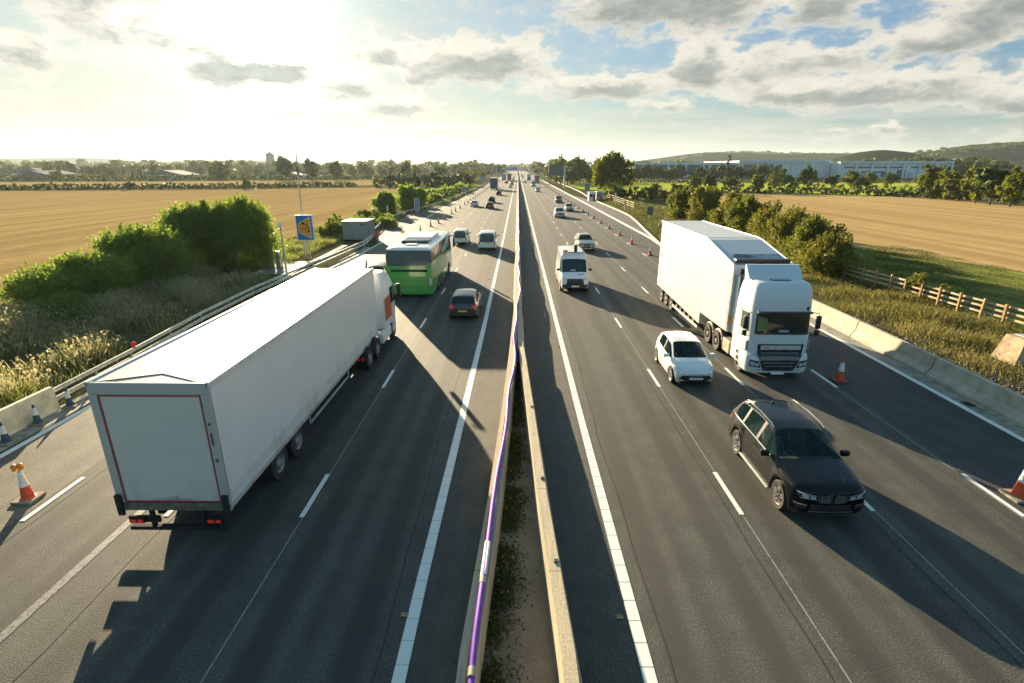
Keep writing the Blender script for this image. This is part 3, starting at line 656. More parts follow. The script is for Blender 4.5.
for i in range(4):
    (xa,za),(xb,zb) = arc[i], arc[i+1]; d = Vector((xb-xa, zb-za)).normalized(); nx, nz = -d.y*.05, d.x*.05
    b.prism([(xa-nx,za-nz),(xb-nx,zb-nz),(xb+nx,zb+nz),(xa+nx,za+nz)], -.0425,-.0385-i*.0001,'y')
b.prism([(-.34,3.78),(-.02,3.86),(-.10,3.50)], -.0428,-.0384,'y'); b.box(.26,.48,-.0428,-.0385,2.80,2.97)
b.build('arrow', M['black'], t)
so = link('lettering', text_mesh('SOS', .34, .002), M['black'], t, (-.16,-.041,3.18), (R(90),0,0))
b = MB()
for k in range(6): b.box(.63,.69,-.033,-.0285,2.3+k*.36,2.46+k*.36)
b.build('edge_marks', M['sw'], t)
for x in (-.45,.45): MB().tube([(x*.3+.1,.08,0),(x*.3+.1,.08,4.3)], .05, 10).build('post', M['galv'], t, smooth=True)
# short camera pole
t = thing('camera_pole', 'short pale pole with a small white camera head near the grey cabinets', 'camera pole', (-21.2,47.5,0))
MB().tube([(0,0,0),(0,0,3.9)], .09, 12, .065).build('pole', M['galv'], t, smooth=True)
MB().lathe([(.05,3.9),(.2,3.93),(.22,4.0),(.05,4.05)], n=16).build('collar', M['amber'], t, smooth=True)
hd = MB(); hd.lathe([(.12,4.05),(.14,4.2),(.14,4.42),(.09,4.55),(0,4.6)], n=16); hd.build('camera_head', M['plate'], t, smooth=True)
def cabinet(label, x, y, w_, d_, h_, m, name='roadside_cabinet'):
    t = thing(name, label, 'cabinet', (x,y,0))
    b = MB(); b.box(-w_/2,w_/2,-d_/2,d_/2,.1,h_,.015); b.build('body', m, t)
    b = MB(); b.box(-w_/2-.05,w_/2+.05,-d_/2-.05,d_/2+.05,-.02,.1); b.build('plinth', M['concd'], t)
    b = MB(); b.box(-w_/2+.04,-.01,-d_/2-.012,-d_/2,.18,h_-.08); b.build('door', m, t)
    b = MB(); b.box(.01,w_/2-.04,-d_/2-.012,-d_/2,.18,h_-.08); b.build('door', m, t)
    b = MB(); b.box(.03,.06,-d_/2-.03,-d_/2-.012,h_*.5,h_*.6); b.build('handle', M['chrome'], t); return t
M['cab'] = mat('cabinet_grey', (.20,.22,.21), .5, .2, var=.15, vscale=4); M['cabb'] = mat('cabinet_blue_grey', (.26,.31,.33), .45, .3, var=.2, vscale=5)
cabinet('larger grey roadside cabinet beneath the left bushes', -24.1, 50.2, .95, .7, 1.75, M['cab'])
cabinet('slim light grey cabinet between the larger cabinet and the camera pole', -22.95, 50.1, .42, .5, 1.6, M['galv'])
# site store (ribbed grey container) with litter of kit around
t = thing('site_store', 'ribbed grey steel store standing behind the left rail', 'container', (-21.2,71.0,0), R(0))
b = MB(); b.box(-1.6,1.6,-1.9,1.9,.25,2.55); b.build('store_body', M['cabb'], t)
b = MB()
for k in range(17): b.box(-1.58+k*.195,-1.50+k*.195,-1.95,-1.9,.3,2.48)
for k in range(19): b.box(1.6,1.65,-1.85+k*.2,-1.77+k*.2,.3,2.48)
b.build('ribs', M['cabb'], t)
b = MB(); b.box(-1.68,1.68,-1.98,1.98,2.552,2.62); b.build('roof', mat('store_roof', (.5,.49,.42), .6, var=.15), t)
b = MB(); b.box(.75,1.45,-1.985,-1.952,2.05,2.3); b.build('vent', M['grey'], t)
b = MB()
for x in (-1.3,0,1.3): b.box(x-.12,x+.12,-1.8,1.8,0,.25)
b.build('skids', M['under'], t)
for i, (x, y, h, lab) in enumerate([(-18.75,70.6,1.3,'red marker post standing between the steel store and the rail end'),(-18.3,69.5,1.0,'short red topped bollard at the start of the left lay-by')]):
    t = thing('marker_post', lab, 'marker post', (x,y,0)); b = MB().lathe([(.09,0),(.08,h*.6)], n=12); b.build('lower_post', M['cone_w'] if i else M['cone_o'], t, smooth=True)
    b = MB().lathe([(.1,h*.6),(.14,h*.8),(.1,h),(0,h)], n=12); b.build('head', M['cone_o'], t, smooth=True)
def slim_post(name, lab, cat, x, y, h, bands, r=.1, board=None):
    t = thing(name, lab, cat, (x,y,0)); z = 0
    for i, (hh, mm) in enumerate(bands):
        MB().tube([(0,0,z),(0,0,z+hh)], r-.003*i, 10).build('band' if i else 'post', mm, t, smooth=True); z += hh
    if board:
        bw, bz0, bz1, mm = board; q = MB(); q.box(-bw/2,bw/2,-.13,-.10,bz0,bz1); q.build('board', mm, t)
        q = MB(); q.box(-bw/2+.08,bw/2-.08,-.136,-.1305,bz0+.08,bz1-.08); q.build('board_panel', M['signback'] if mm is M['signback'] else M['cabb'], t)
    return t
slim_post('marker_post', 'white marker post left of the red and white one before the round bushes', 'marker post', -25.1, 96, 2.4, [(2.4,M['sw'])])
slim_post('marker_post', 'tall red and white banded post before the round bushes on the left', 'marker post', -23.6, 97.5, 2.6, [(.7,M['cone_o']),(.35,M['cone_w']),(.7,M['cone_o']),(.9,M['sw'])], .13)
slim_post('warning_disc', 'small orange disc on a post beside the round bushes', 'sign', -22.6, 101, 1.6, [(1.7,M['galv'])], .04, (.7,1.7,2.4,M['so']))
slim_post('white_notice_board', 'tall white notice board on the left verge above the lay-by', 'sign', -20.9, 112, 1.0, [(1.,M['galv'])], .05, (1.1,.7,3.2,M['sw']))
slim_post('small_blue_sign', 'small blue sign on the left verge near the distant lorry', 'sign', -20.0, 205, 1.2, [(1.2,M['galv'])], .06, (2.1,.8,2.3,M['blue']))
slim_post('blue_red_sign', 'tiny blue and red sign above the far lorry on the left', 'sign', -16.8, 262, 3.2, [(3.2,M['galv'])], .08, (2.4,3.2,5.0,M['blue']))
# right-hand small signs seen from behind
slim_post('grey_backed_sign', 'dark square sign back on the right verge just past the lay-by', 'sign', 23.3, 95.5, 1.3, [(1.4,M['galv'])], .06, (1.05,1.3,2.65,M['signback']))
slim_post('grey_backed_sign', 'dark square sign back beside the white huts left of the big tree', 'sign', 21.3, 168, 2.2, [(2.2,M['galv'])], .07, (1.6,2.2,4.4,M['signback']))
slim_post('marker_post', 'red topped post in front of the far timber fence on the right', 'marker post', 23.6, 119, 2.4, [(1.4,M['galv']),(.9,M['cone_o'])], .16)
slim_post('marker_post', 'white marker post at the right end of the hedge under the big tree', 'marker post', 25.3, 141, 3.0, [(3.0,M['sw'])], .14)
slim_post('marker_post', 'white marker post at the left end of the far timber fence', 'marker post', 25.2, 165, 2.2, [(2.2,M['sw'])], .16)
slim_post('marker_post', 'blue and white marker post in the weeds below the square sign back', 'marker post', 19.6, 71, 1.2, [(.5,M['cone_b']),(.7,M['sw'])], .08)
slim_post('marker_post', 'dark marker post in the weeds beside the bend of the right lay-by kerb', 'marker post', 21.8, 83, 1.0, [(.6,M['cone_b']),(.4,M['sw'])], .09)
# huts
def hut(lab, x, y, w_, h_, m, m2):
    t = thing('site_hut', lab, 'hut', (x,y,0)); b = MB(); b.box(-w_/2,w_/2,-1.2,1.2,0,h_); b.build('hut_walls', m, t)
    b = MB(); b.box(-w_/2-.08,w_/2+.08,-1.28,1.28,h_+.002,h_+.14); b.build('roof', M['sw'], t); b = MB(); b.box(-w_/2+.2,w_/2-.9,-1.24,-1.202,h_*.45,h_*.8); b.build('window', m2, t)
    b = MB(); b.box(w_/2-.75,w_/2-.15,-1.23,-1.202,.05,h_*.8); b.build('door', m2, t)
hut('white site hut by the kerb left of the big tree', 21.7, 160, 2.0, 2.3, M['sw'], M['cone_red']); hut('blue grey site hut beside the white hut at the right lay-by end', 24.0, 161, 1.8, 2.4, M['cabb'], M['grey'])

# ---- message sign gantries
def message_sign(lab, x, y, x0, x1, z0, z1, sx):
    t = thing('message_sign', lab, 'message sign', (x,y,0))
    MB().box(-.35,.35,-.4,.4,0,z1-.6,.03).build('column', M['galv'], t)
    b = MB(); b.box(x0-x,x1-x,-.35,.35,z0,z1,.05); b.build('sign_case', M['signback'], t)
    b = MB()
    for k in range(5): b.box(x0-x+.3,x1-x-.3,-.39,-.352,z0+.3+k*(z1-z0-.6)/4-.03,z0+.3+k*(z1-z0-.6)/4+.03)
    b.build('case_ribs', M['grey'], t)
    b = MB(); b.box(-1.6,1.6,-.6,.6,z0-.35,z0-.25); b.build('walkway', M['galv'], t)
message_sign('large grey message sign on a column over the right verge', 21.9, 259, 14.4, 22.2, 5.6, 10.6, 1)
message_sign('dark message sign on a column over the left verge far off', -15.6, 395, -17.2, -11.6, 5.7, 9.8, -1)
t = thing('sign_gantry', 'blue direction signs on a gantry across the road at the vanishing point', 'gantry', (0,640,0))
for x in (-20,0.0): MB().box(x-.5,x+.5,-.5,.5,0,8.2).build('column', M['galv'], t)
MB().box(-20.5,.5,-.4,.4,7.4,8.2).build('beam', M['galv'], t)
for x0,x1,zz in ((-13.5,-8.3,9.3),(-8.,-1.6,9.6)): MB().box(x0,x1,-.7,-.42,5.9,zz).build('sign_face', M['blue'], t)

# ================================================================== VEGETATION
L_left = leafmat('leaf_backlit', (.12,.17,.045), (.17,.23,.06), (.24,.30,.09), .6, (1.45,1.5,.75))
L_big = leafmat('leaf_big_tree', (.10,.125,.025), (.15,.175,.03), (.23,.24,.05), .5)
L_dark = leafmat('leaf_dark', (.034,.058,.016), (.055,.085,.022), (.085,.11,.03), .3)
L_aut = leafmat('leaf_autumn', (.08,.10,.02), (.15,.155,.03), (.26,.18,.045), .4)
L_tree = leafmat('leaf_olive', (.08,.10,.02), (.13,.15,.028), (.19,.20,.04), .4)
L_far = leafmat('leaf_far', (.045,.065,.022), (.065,.09,.028), (.10,.12,.04), .3)
L_seed = leafmat('dry_grass', (.24,.235,.12), (.34,.32,.18), (.52,.48,.33), .5, (1.1,1.05,.85))
L_grass = leafmat('green_grass', (.11,.14,.045), (.17,.20,.07), (.26,.26,.12), .6, (1.2,1.15,.8))
L_grassr = leafmat('olive_grass', (.055,.070,.022), (.095,.105,.035), (.17,.145,.065), .35)
L_seedr = leafmat('dry_olive_grass', (.13,.12,.05), (.20,.17,.08), (.32,.27,.14), .35)
M['bark'] = mat('bark', (.09,.07,.05), .9, var=.3, vscale=6, bump=.6)
def leaves(centers, size, jit=.5, flat=0., aspect=.55):
    n = len(centers)
    d = rng.normal(size=(n,3)); d[:,2] *= (1-flat); d /= np.linalg.norm(d, axis=1)[:,None]
    e = rng.normal(size=(n,3)); u = np.cross(d, e); u /= np.linalg.norm(u, axis=1)[:,None]; v = np.cross(d, u)
    s = size*(1+jit*rng.uniform(-1,1,size=(n,1)))
    u *= s; v *= s*aspect
    # pointed leaf: four corners of a rhomb
    return np.stack([centers-u, centers-v*.9+u*.1, centers+u, centers+v*.9-u*.1], axis=1)
def crown_points(lobes, n, shell=.55, rough=.25):
    """lobes: (x,y,z,rx,ry,rz); points gathered near the skin of each lobe in small clusters with gaps"""
    vol = np.array([l[3]*l[4]*l[5] for l in lobes])**(2/3); cnt = (n*vol/vol.sum()).astype(int)+1
    out = []
    for l, c in zip(lobes, cnt):
        k = max(6, c//42); dd = rng.normal(size=(k,3)); dd /= np.linalg.norm(dd, axis=1)[:,None]
        rr = shell+(1-shell)*rng.uniform(0,1,size=(k,1))**.6; rr *= 1+rough*rng.normal(size=(k,1))*.8
        cc = np.array(l[:3])+dd*rr*np.array(l[3:])
        idx = rng.integers(0, k, size=c); sp = np.array(l[3:])*.135
        out.append(cc[idx]+rng.normal(size=(c,3))*sp)
    P = np.concatenate(out); return P[P[:,2] > .05]
def sprigs(lobes, k, size, ln):
    """upright shoots that break the outline"""
    out = []
    for _ in range(k):
        l = lobes[rng.integers(0, len(lobes))]; a = rng.uniform(0, 2*np.pi); e = rng.uniform(.15, 1.5)
        d = np.array([math.cos(a)*math.cos(e), math.sin(a)*math.cos(e), math.sin(e)]); p = np.array(l[:3])+d*np.array(l[3:])*rng.uniform(.8,1.0)
        g = d*.5+np.array([0,0,1.]); g /= np.linalg.norm(g); L = ln*rng.uniform(.5,1.3); m = int(16+L*20)
        t_ = rng.uniform(0,1,(m,1)); out.append(p+g*t_*L+rng.normal(size=(m,3))*size*1.3*(1.15-t_))
    return np.concatenate(out)
def plant(name, label, cat, loc, lobes, n, size, m, trunk=None, group=None, rz=0, scale=1., dark=None, shoots=0, sl=.8):
    t = thing(name, label, cat, loc, rz, group, scale)
    P_ = crown_points(lobes, n)
    if shoots: P_ = np.concatenate([P_, sprigs(lobes, shoots, size, sl)])
    link('crown', faces_mesh('crown', leaves(P_, size)), m, t)
    b = MB()
    if trunk:
        h, r = trunk; b.tube([(0,0,-.1),(.05*r,0,h*.4),(.2*r,.1*r,h)], r, 9, r*.45)
        for l in lobes[:7]:
            b.tube([(0,0,h*.55),(l[0]*.45,l[1]*.45,h*.55+(l[2]-h*.55)*.55),(l[0]*.8,l[1]*.8,l[2])], r*.42, 6, r*.08)
    else:
        for k in range(9):
            l = lobes[k % len(lobes)]; a = random.uniform(0,6.28)
            b.tube([(l[0]*.7+.3*math.cos(a),l[1]*.7+.3*math.sin(a),-.1),(l[0]+.5*l[3]*math.cos(a),l[1]+.5*l[4]*math.sin(a),l[2]+l[5]*.4)], .07, 6, .02)
    b.build('trunk' if trunk else 'stems', M['bark'], t, smooth=True)
    CH[t.name] = kids(t); return t
def lob(n, W, D, Z0, Z1, r0, r1, fz=.85):
    o = []
    for k in range(n):
        r_ = random.uniform(r0, r1); o.append((random.uniform(-W,W), random.uniform(-D,D), random.uniform(Z0,Z1), r_, r_, r_*fz))
    return o
# left bush belt
g1 = 'leafy bushes on the left verge'
plant('roadside_bush', 'tall bright green bush right of the belt, behind the grey cabinets', 'bush', (-26.2,50,0), [(0,0,1.8,3.2,2.4,1.9),(-1.0,.5,4.0,2.0,1.9,1.7),(1.2,-.2,3.7,1.8,1.8,1.9),(-.4,.2,4.7,1.1,1.1,1.0),(1.6,.4,4.4,.9,1,1.0),(-2.1,-.3,3.0,1.3,1.4,1.5),(.5,.3,5.2,.6,.6,.6),(-1.8,.6,4.6,.6,.6,.6)], 46000, .105, L_left, group=g1, shoots=170, sl=1.0)
plant('roadside_bush', 'second tall bush of the left belt with an upright ragged top', 'bush', (-30.2,49,0), [(0,0,1.6,2.8,2.4,1.8),(-.8,0,3.6,1.9,1.8,1.7),(1.,.2,3.9,1.6,1.7,1.6),(.2,0,4.3,1.1,1.1,1.0),(-1.4,.2,3.9,.7,.7,.8),(1.5,0,4.5,.6,.6,.8)], 36000, .105, L_left, group=g1, shoots=170, sl=1.0)
plant('roadside_bush', 'wide rounded bush in the middle of the left belt', 'bush', (-30.0,41.5,0), [(0,0,1.5,3.0,2.6,1.7),(-1.2,.6,2.9,2.1,2.0,1.4),(1.3,.3,3.0,1.9,1.9,1.4),(.1,.2,3.4,1.2,1.2,.8),(-2.2,0,2.8,.8,.8,.8)], 42000, .095, L_left, group=g1, shoots=200, sl=.8)
plant('roadside_bush', 'long low bush sloping down toward the left frame edge', 'bush', (-31.0,35.5,0), [(0,0,1.2,3.0,2.4,1.4),(-1.6,.5,1.5,2.0,1.8,1.0),(1.4,.8,2.0,1.9,1.8,1.1),(-3.0,.2,.8,1.4,1.4,.8),(.5,.2,2.5,.9,.9,.6)], 42000, .085, L_left, group=g1, shoots=200, sl=.7)
plant('roadside_bush', 'lowest thin bush at the left frame edge in front of the stubble', 'bush', (-29.2,31.5,0), [(0,0,.5,2.0,1.8,.6),(1.0,.3,.7,1.3,1.3,.7),(.6,.2,1.0,.8,.8,.5)], 18000, .075, L_left, group=g1, shoots=70, sl=.45)
# round bushes and scrub beyond the store
g2 = 'bushes beyond the left lay-by'
plant('round_bush', 'round green bush left of a pair beyond the red and white post', 'bush', (-27.5,112,0), [(0,0,1.9,2.4,2.3,1.9),(.2,0,3.4,1.5,1.5,1.2)], 7000, .22, L_left, group=g2)
plant('round_bush', 'taller round bush right of the pair beyond the red and white post', 'bush', (-24.2,122,0), [(0,0,2.2,3.2,2.8,2.2),(-.7,0,3.9,2.0,2,1.5),(1.9,0,3.2,1.7,1.7,1.4)], 10000, .24, L_left, group=g2)
for i, (x, y, s) in enumerate([(-20.6,86,0),( -24.9,75.5,1),(-27,84,2),(-25.5,93,3)]):
    plant('verge_scrub', ['low scrub clump close behind the left rail bend','scrubby bush standing just left of the steel store','scrub clump behind the steel store','scrub clump below the marker posts on the left'][i], 'bush', (x-1.2 if i == 0 else x,y,0), lob(5, 2.2, 2.0, .5, 1.5 if i else .7, .7, 1.3), 8000, .14, L_tree if i % 2 else L_left, group=g2)
for k in range(9):
    y = 132+k*13; plant('verge_scrub', 'low green scrub in the row behind the far left rail', 'bush', (-24.4-random.uniform(0,1.5)+k*.3,y,0), lob(5, 2.6, 5, .8, 1.9, 1.2, 2.0), 3600, .30, L_left, group='scrub row behind the far left rail')
# right hedgerow
g3 = 'autumn-tinted bushes along the right verge'
hb = [(28.2,47.5,2.5,'last autumn bush of the right hedgerow, at the start of the timber fence'),(28.9,52.5,3.6,'bush behind the cab of the white lorry in the right hedgerow'),(29.9,58.5,3.9,'yellowish bush above the lorry cab in the right hedgerow'),(30.8,65,4.0,'bush above the front half of the lorry trailer'),(31.2,72.5,4.3,'tall russet bush above the middle of the lorry trailer'),(31.6,81,4.6,'broad russet bush above the rear of the lorry trailer'),(31.2,91,4.9,'large rounded bush right of the square sign back'),(30.5,101,4.6,'last big bush of the right hedgerow toward the far fence')]
for i, (x, y, h, lab) in enumerate(hb):
    h *= 1.18; sc = h/4.; lobes = [(0,0,1.2*sc,2.3,2.8,1.4*sc)]+[(random.uniform(-1.3,1.3),random.uniform(-2,2),random.uniform(1.8,3.0)*sc,random.uniform(1.,1.6),random.uniform(1.,1.6),random.uniform(.8,1.2)*sc) for k in range(6)]+[(random.uniform(-1,1),random.uniform(-1.5,1.5),3.4*sc,.6,.6,.6)]*1
    plant('hedgerow_bush', lab, 'bush', (x,y,0), lobes, 30000 if y < 70 else 18000, .10 if y < 70 else .15, L_aut if i % 3 != 1 else L_tree, group=g3, shoots=150, sl=.8)
plant('small_shrub', 'small thin shrub growing behind the timber fence', 'shrub', (29.9,37.6,0), lob(6, .9, .9, .5, 1.5, .35, .6), 6500, .06, L_aut)
# big tree and hedge under it
lobs = [(0,0,5,3.6,3.6,2.6),(-3.4,0,6.2,2.6,2.6,2.4),(3.6,0,6.0,2.8,2.8,2.4),(-1.5,0,9.0,3.0,3,2.4),(2.2,.5,9.2,2.9,2.9,2.3),(.2,0,11.0,2.0,2.,1.5),(-4.2,.3,8.4,1.7,1.7,1.5),(4.6,0,8.6,1.7,1.7,1.5),(5.4,0,4.3,1.6,1.6,1.5),(-3.8,0,3.8,1.7,1.7,1.3),(0,-2.5,7.5,2.6,2.2,2.4)]
big = plant('big_tree', 'large broad leafy tree standing alone right of the motorway', 'tree', (29.4,173,0), lobs, 11500, .27, L_big, (5,.42), shoots=260, sl=1.6)
def hedge(name, lab, cat, pts, h, wd, m, size, dens, group=None, gaps=.25):
    ox, oy = pts[0]; t = thing(name, lab, cat, (ox,oy,0), group=group); lobes = []
    for i in range(len(pts)-1):
        (xa,ya),(xb,yb) = pts[i], pts[i+1]; L = math.hypot(xb-xa, yb-ya); n = max(1, int(L/(wd*.55)))
        for k in range(n):
            f = (k+random.random())/n; hh = h*random.uniform(1-gaps,1+gaps*.6)
            lobes.append((xa+(xb-xa)*f-ox, ya+(yb-ya)*f-oy, hh*.5, wd*random.uniform(.7,1.1), wd*.8, hh*.52))
    P = crown_points(lobes, dens, .5, .15); link('foliage', faces_mesh('foliage', leaves(P, size)), m, t)
    b = MB()
    for l in lobes[::2]: b.tube([(l[0],l[1],-.1),(l[0]+.2,l[1],l[2])], .12, 5, .04)
    b.build('stems', M['bark'], t); return t
hedge('clipped_hedge', 'dark dense hedge running right from under the big tree', 'hedge', [(27,164),(45,163)], 3.5, 2.0, L_dark, .22, 9000)
hedge('field_hedge', 'long dark hedge between the two stubble fields on the left', 'hedge', [(-420,205),(-330,222),(-240,226),(-150,240),(-80,270)], 2.6, 1.5, L_dark, .38, 34000, gaps=.2)
hedge('field_hedge', 'dark hedge crossing the left fields just before the motorway', 'hedge', [(-66,262),(-24,285)], 6.0, 3.0, L_far, .5, 14000, gaps=.15)
hedge('field_hedge', 'tall hedge behind the far left stubble strip', 'hedge', [(-720,330),(-420,345),(-160,425),(-70,440)], 4.2, 2.6, L_dark, .6, 34000, gaps=.3)
hedge('field_hedge', 'low dark hedge at the back edge of the right ripe field', 'hedge', [(77,209),(118,196),(140,152),(215,168),(330,180)], 3.2, 2.4, L_dark, .4, 18000, gaps=.5)
hedge('field_hedge', 'thin hedge across the pasture in front of the warehouses', 'hedge', [(40,336),(130,345),(300,345),(430,352)], 2.4, 2.0, L_dark, .5, 9000)
# tree stock, copied
def stock(name, h, wd, n, size, m, tall=False):
    if tall: lobes = [(0,0,h*(.2+.12*k),wd*(1-.09*k),wd*(1-.09*k),h*.12) for k in range(7)]
    else:
        lobes = [(0,0,h*.5,wd*.8,wd*.8,h*.33)]+[(random.uniform(-.55,.55)*wd,random.uniform(-.55,.55)*wd,h*random.uniform(.4,.82),wd*random.uniform(.35,.5),wd*random.uniform(.35,.5),h*random.uniform(.12,.2)) for k in range(8)]
    return plant(name, '', 'tree', (0,-200,0), lobes, n, size, m, (h*.35,.3))
S = [stock('broadleaf_tree', 10, 4.6, 3200, .55, L_tree), stock('broadleaf_tree', 9, 5.2, 3200, .55, L_far), stock('broadleaf_tree', 12, 4.4, 3200, .6, L_dark), stock('poplar_tree', 18, 2.2, 2400, .5, L_dark, True)]
used = [False]*4
def tree(k, x, y, sc, lab, group=None):
    rz = random.uniform(0,6.28); sx = sc*random.uniform(.9,1.15)
    if not used[k]:
        o = S[k]; used[k] = True; o.location = (x,y,0); o.rotation_euler = (0,0,rz); o.scale = (sx,sx,sc)
    else: o = dup(S[k], (x,y,0), rz, scale=(sx,sx,sc))
    o['label'] = lab
    if group: o['group'] = group
    elif 'group' in o.keys(): del o['group']
    return o
# specimen trees on the right
tree(0, 90, 207, .68, 'dark bushy tree at the corner where pasture meets the ripe field'); tree(1, 88, 228, .72, 'leafy shrub-like tree left of the corner tree on the pasture edge')
tree(2, 90, 258, .55, 'lower tree behind the two bushy ones at the pasture corner')
tree(3, 140, 370, .92, 'single tall narrow poplar rising above the warehouse roofs')
tree(0, 134, 179, .98, 'isolated green tree on the ripe field edge left of the far right clump')
for i, (x, y, s, k) in enumerate([(127.5,163,.85,0),(126,157,.82,1),(124.5,149,.95,0),(122.5,142,.85,2),(121.5,135,.9,0),(126.5,168,.5,1)]):
    tree(k, x, y, s, ['tallest rounded tree at the left of the far right clump','pale tree second in the far right clump','broad sunlit tree in the middle of the far right clump','dark tree right of centre in the far right clump','tree of the far right clump touching the frame edge','short reddish tree at the left foot of the far right clump'][i], 'tree clump at the right frame edge')
for i, (x, y, s, k) in enumerate([(48,190,.42,0),(56,192,.48,1),(66,205,.6,0),(72,206,.62,2)]):
    tree(k, x, y, s, ['smallest sapling standing on the pasture right of the big tree','slim sapling second from the big tree on the pasture','third sapling from the big tree on the pasture','fuller young tree at the right end of the sapling row'][i], 'saplings on the pasture')
gA = 'clipped-looking row of trees in front of the warehouses'
for i in range(24):
    x = 84+i*4.3 if i < 9 else 126+(i-9)*4.6
    tree(1 if i % 2 else 2, x, 396+(i % 3)*3, .82+.1*(i % 3), 'dark tree in the even row standing in front of the white warehouses', gA)
gB = 'trees scattered before the right-hand warehouse'
for i, (x, y, s, k) in enumerate([(122,262,.7,0),(129,266,.8,1),(136,262,.86,2),(143,270,.8,0),(149,262,.72,1),(156,258,.8,0),(152,246,.5,2),(163,268,.6,1),(172,280,.5,0),(146,228,.28,1),(158,250,.35,2),(181,284,.7,0),(192,286,.6,2),(196,290,.8,1),(112,240,.55,0),(118,236,.45,1)]):
    tree(k, x, y, s, 'leafy tree scattered in front of the long right-hand warehouse', gB)
gC = 'trees lining the far right verge'
for i, (x, y, s, k) in enumerate([(27,300,1.1,1),(30,312,1.25,0),(25.5,330,1.2,1),(33,325,1.3,2),(27,350,1.35,0),(38,338,1.2,2),(45,345,1.2,1),(52,350,1.25,2),(60,350,1.2,1),(28,380,1.4,2),(27,420,1.3,1),(27,470,1.3,0)]):
    tree(k, x, y, s, 'tree in the far group on the right where the road vanishes', gC)
gD = 'scattered trees among the far left fields'
for i in range(64):
    x = -640+i*9.3+random.uniform(-4,4); y = random.uniform(430,640)
    tree(random.choice((0,1,2)), x, y, random.uniform(.8,1.35), 'hazy tree in the scattered belt beyond the left stubble fields', gD)
tree(1, -169, 236, .42, 'small round tree standing up out of the long left field hedge'); tree(0, -123, 247, .42, 'second round tree rising from the left field hedge'); 
for i, (x, y, s) in enumerate([(-170,400,1.5),(-152,404,1.35),(-134,405,1.2)]): tree(2, x, y, s, ['largest dark tree of three behind the far stubble strip','middle dark tree of three behind the far stubble strip','right dark tree of three behind the far stubble strip'][i], 'three dark trees behind the left hedge')
gE = 'trees lining the far left verge'
for i in range(12): tree(random.choice((0,1)), -27-random.uniform(0,14), 300+i*22, random.uniform(.5,.8), 'small tree in the far left row beside the vanishing road', gE)
for i in range(4):
    if not used[i]: bpy.data.objects.remove(S[i])

# far woodland and ridges
def wood(name, pts, h, dep, m, size, n):
    lobes = []
    for i in range(len(pts)-1):
        (xa,ya,za),(xb,yb,zb) = pts[i], pts[i+1]; L = math.hypot(xb-xa, yb-ya); k = max(1, int(L/(h*.8)))
        for j in range(k):
            f = (j+random.random())/k; hh = h*random.uniform(.75,1.25)
            lobes.append((xa+(xb-xa)*f, ya+(yb-ya)*f+random.uniform(-dep,dep), za+(zb-za)*f+hh*.45, h*random.uniform(.7,1.2), dep*.5+h*.4, hh*.55))
    o = link(name, faces_mesh(name, leaves(crown_points(lobes, n, .7, .08), size)), m); return kind(o, 'stuff')
wood('far_woodland', [(-1100,760,0),(-500,720,0),(-250,760,0),(-30,800,0)], 14, 40, L_far, 2.2, 42000)
wood('far_woodland', [(-1900,1400,2),(-900,1350,2),(-300,1300,0),(-40,1250,0)], 20, 60, L_far, 4, 30000)
wood('far_woodland', [(24,760,0),(120,800,0),(420,900,0)], 15, 40, L_far, 2.4, 20000)
wood('far_woodland', [(-26,1560,0),(0,1600,0),(40,1560,0),(700,1500,0)], 20, 60, L_far, 4, 16000)
wood('far_woodland', [(360,560,0),(430,600,2),(560,640,4)], 14, 40, L_far, 1.8, 16000)
def hills(name, pts, y, dep, m, base=-2, sub=14):
    """pts: (x, crest height); ridge with a rounded section, noise on the crest"""
    xs = np.array([p[0] for p in pts]); zs = np.array([p[1] for p in pts]); X = np.linspace(xs[0], xs[-1], 140)
    Z = np.interp(X, xs, zs); Z = np.convolve(np.pad(Z, 3, mode='edge'), np.ones(7)/7, 'valid'); V = []; F = []
    for j in range(sub+1):
        f = j/sub; prof = math.sin(math.pi*min(1, f*1.0))**.8
        for i, x in enumerate(X): V.append((x*(1+.25*f*dep/y), y+dep*f, base+(Z[i]-base)*prof*(1+.05*math.sin(x*.01+f*5))))
    n = len(X)
    for j in range(sub):
        for i in range(n-1): F.append((j*n+i, j*n+i+1, (j+1)*n+i+1, (j+1)*n+i))
    return kind(MB().add(V, F).build(name, m, smooth=True))
G_hill = groundmat('wooded_hill', (.016,.026,.014), (.026,.036,.018), (.04,.05,.024), .004, .03)
G_hill2 = groundmat('field_hill', (.025,.036,.016), (.03,.042,.02), (.16,.13,.07), .0035, .012)
hills('wooded_hill', [(330,0),(420,28),(540,42),(700,66),(830,70),(1000,62),(1300,60),(1550,48),(1800,0)], 1900, 700, G_hill)
hills('grassy_mound', [(560,0),(585,9),(615,26),(650,37),(690,42),(735,39),(775,27),(800,10),(830,0)], 980, 260, G_hill)
hills('wooded_hill', [(780,0),(900,24),(1010,40),(1130,62),(1300,74),(1500,80),(1900,80)], 1250, 500, G_hill2)
hills('distant_ridge', [(-3600,60),(-2900,66),(-2300,60),(-2200,38),(-1800,52),(-1500,52),(-1200,24),(-600,16),(-200,28),(200,20),(700,12)], 2900, 900, G_hill)
hills('distant_ridge', [(-2400,12),(-1700,18),(-900,12),(-300,10),(300,12),(1100,10)], 1900, 600, G_hill2)
# scattered bushes crowning the right hill
wood('hilltop_trees', [(560,2150,32),(740,2150,56),(860,2200,62),(1100,2200,55),(1500,2200,48)], 9, 60, L_far, 3, 5000)
wood('hilltop_trees', [(880,1350,14),(1080,1420,44),(1350,1450,66)], 10, 60, L_far, 2.6, 12000)

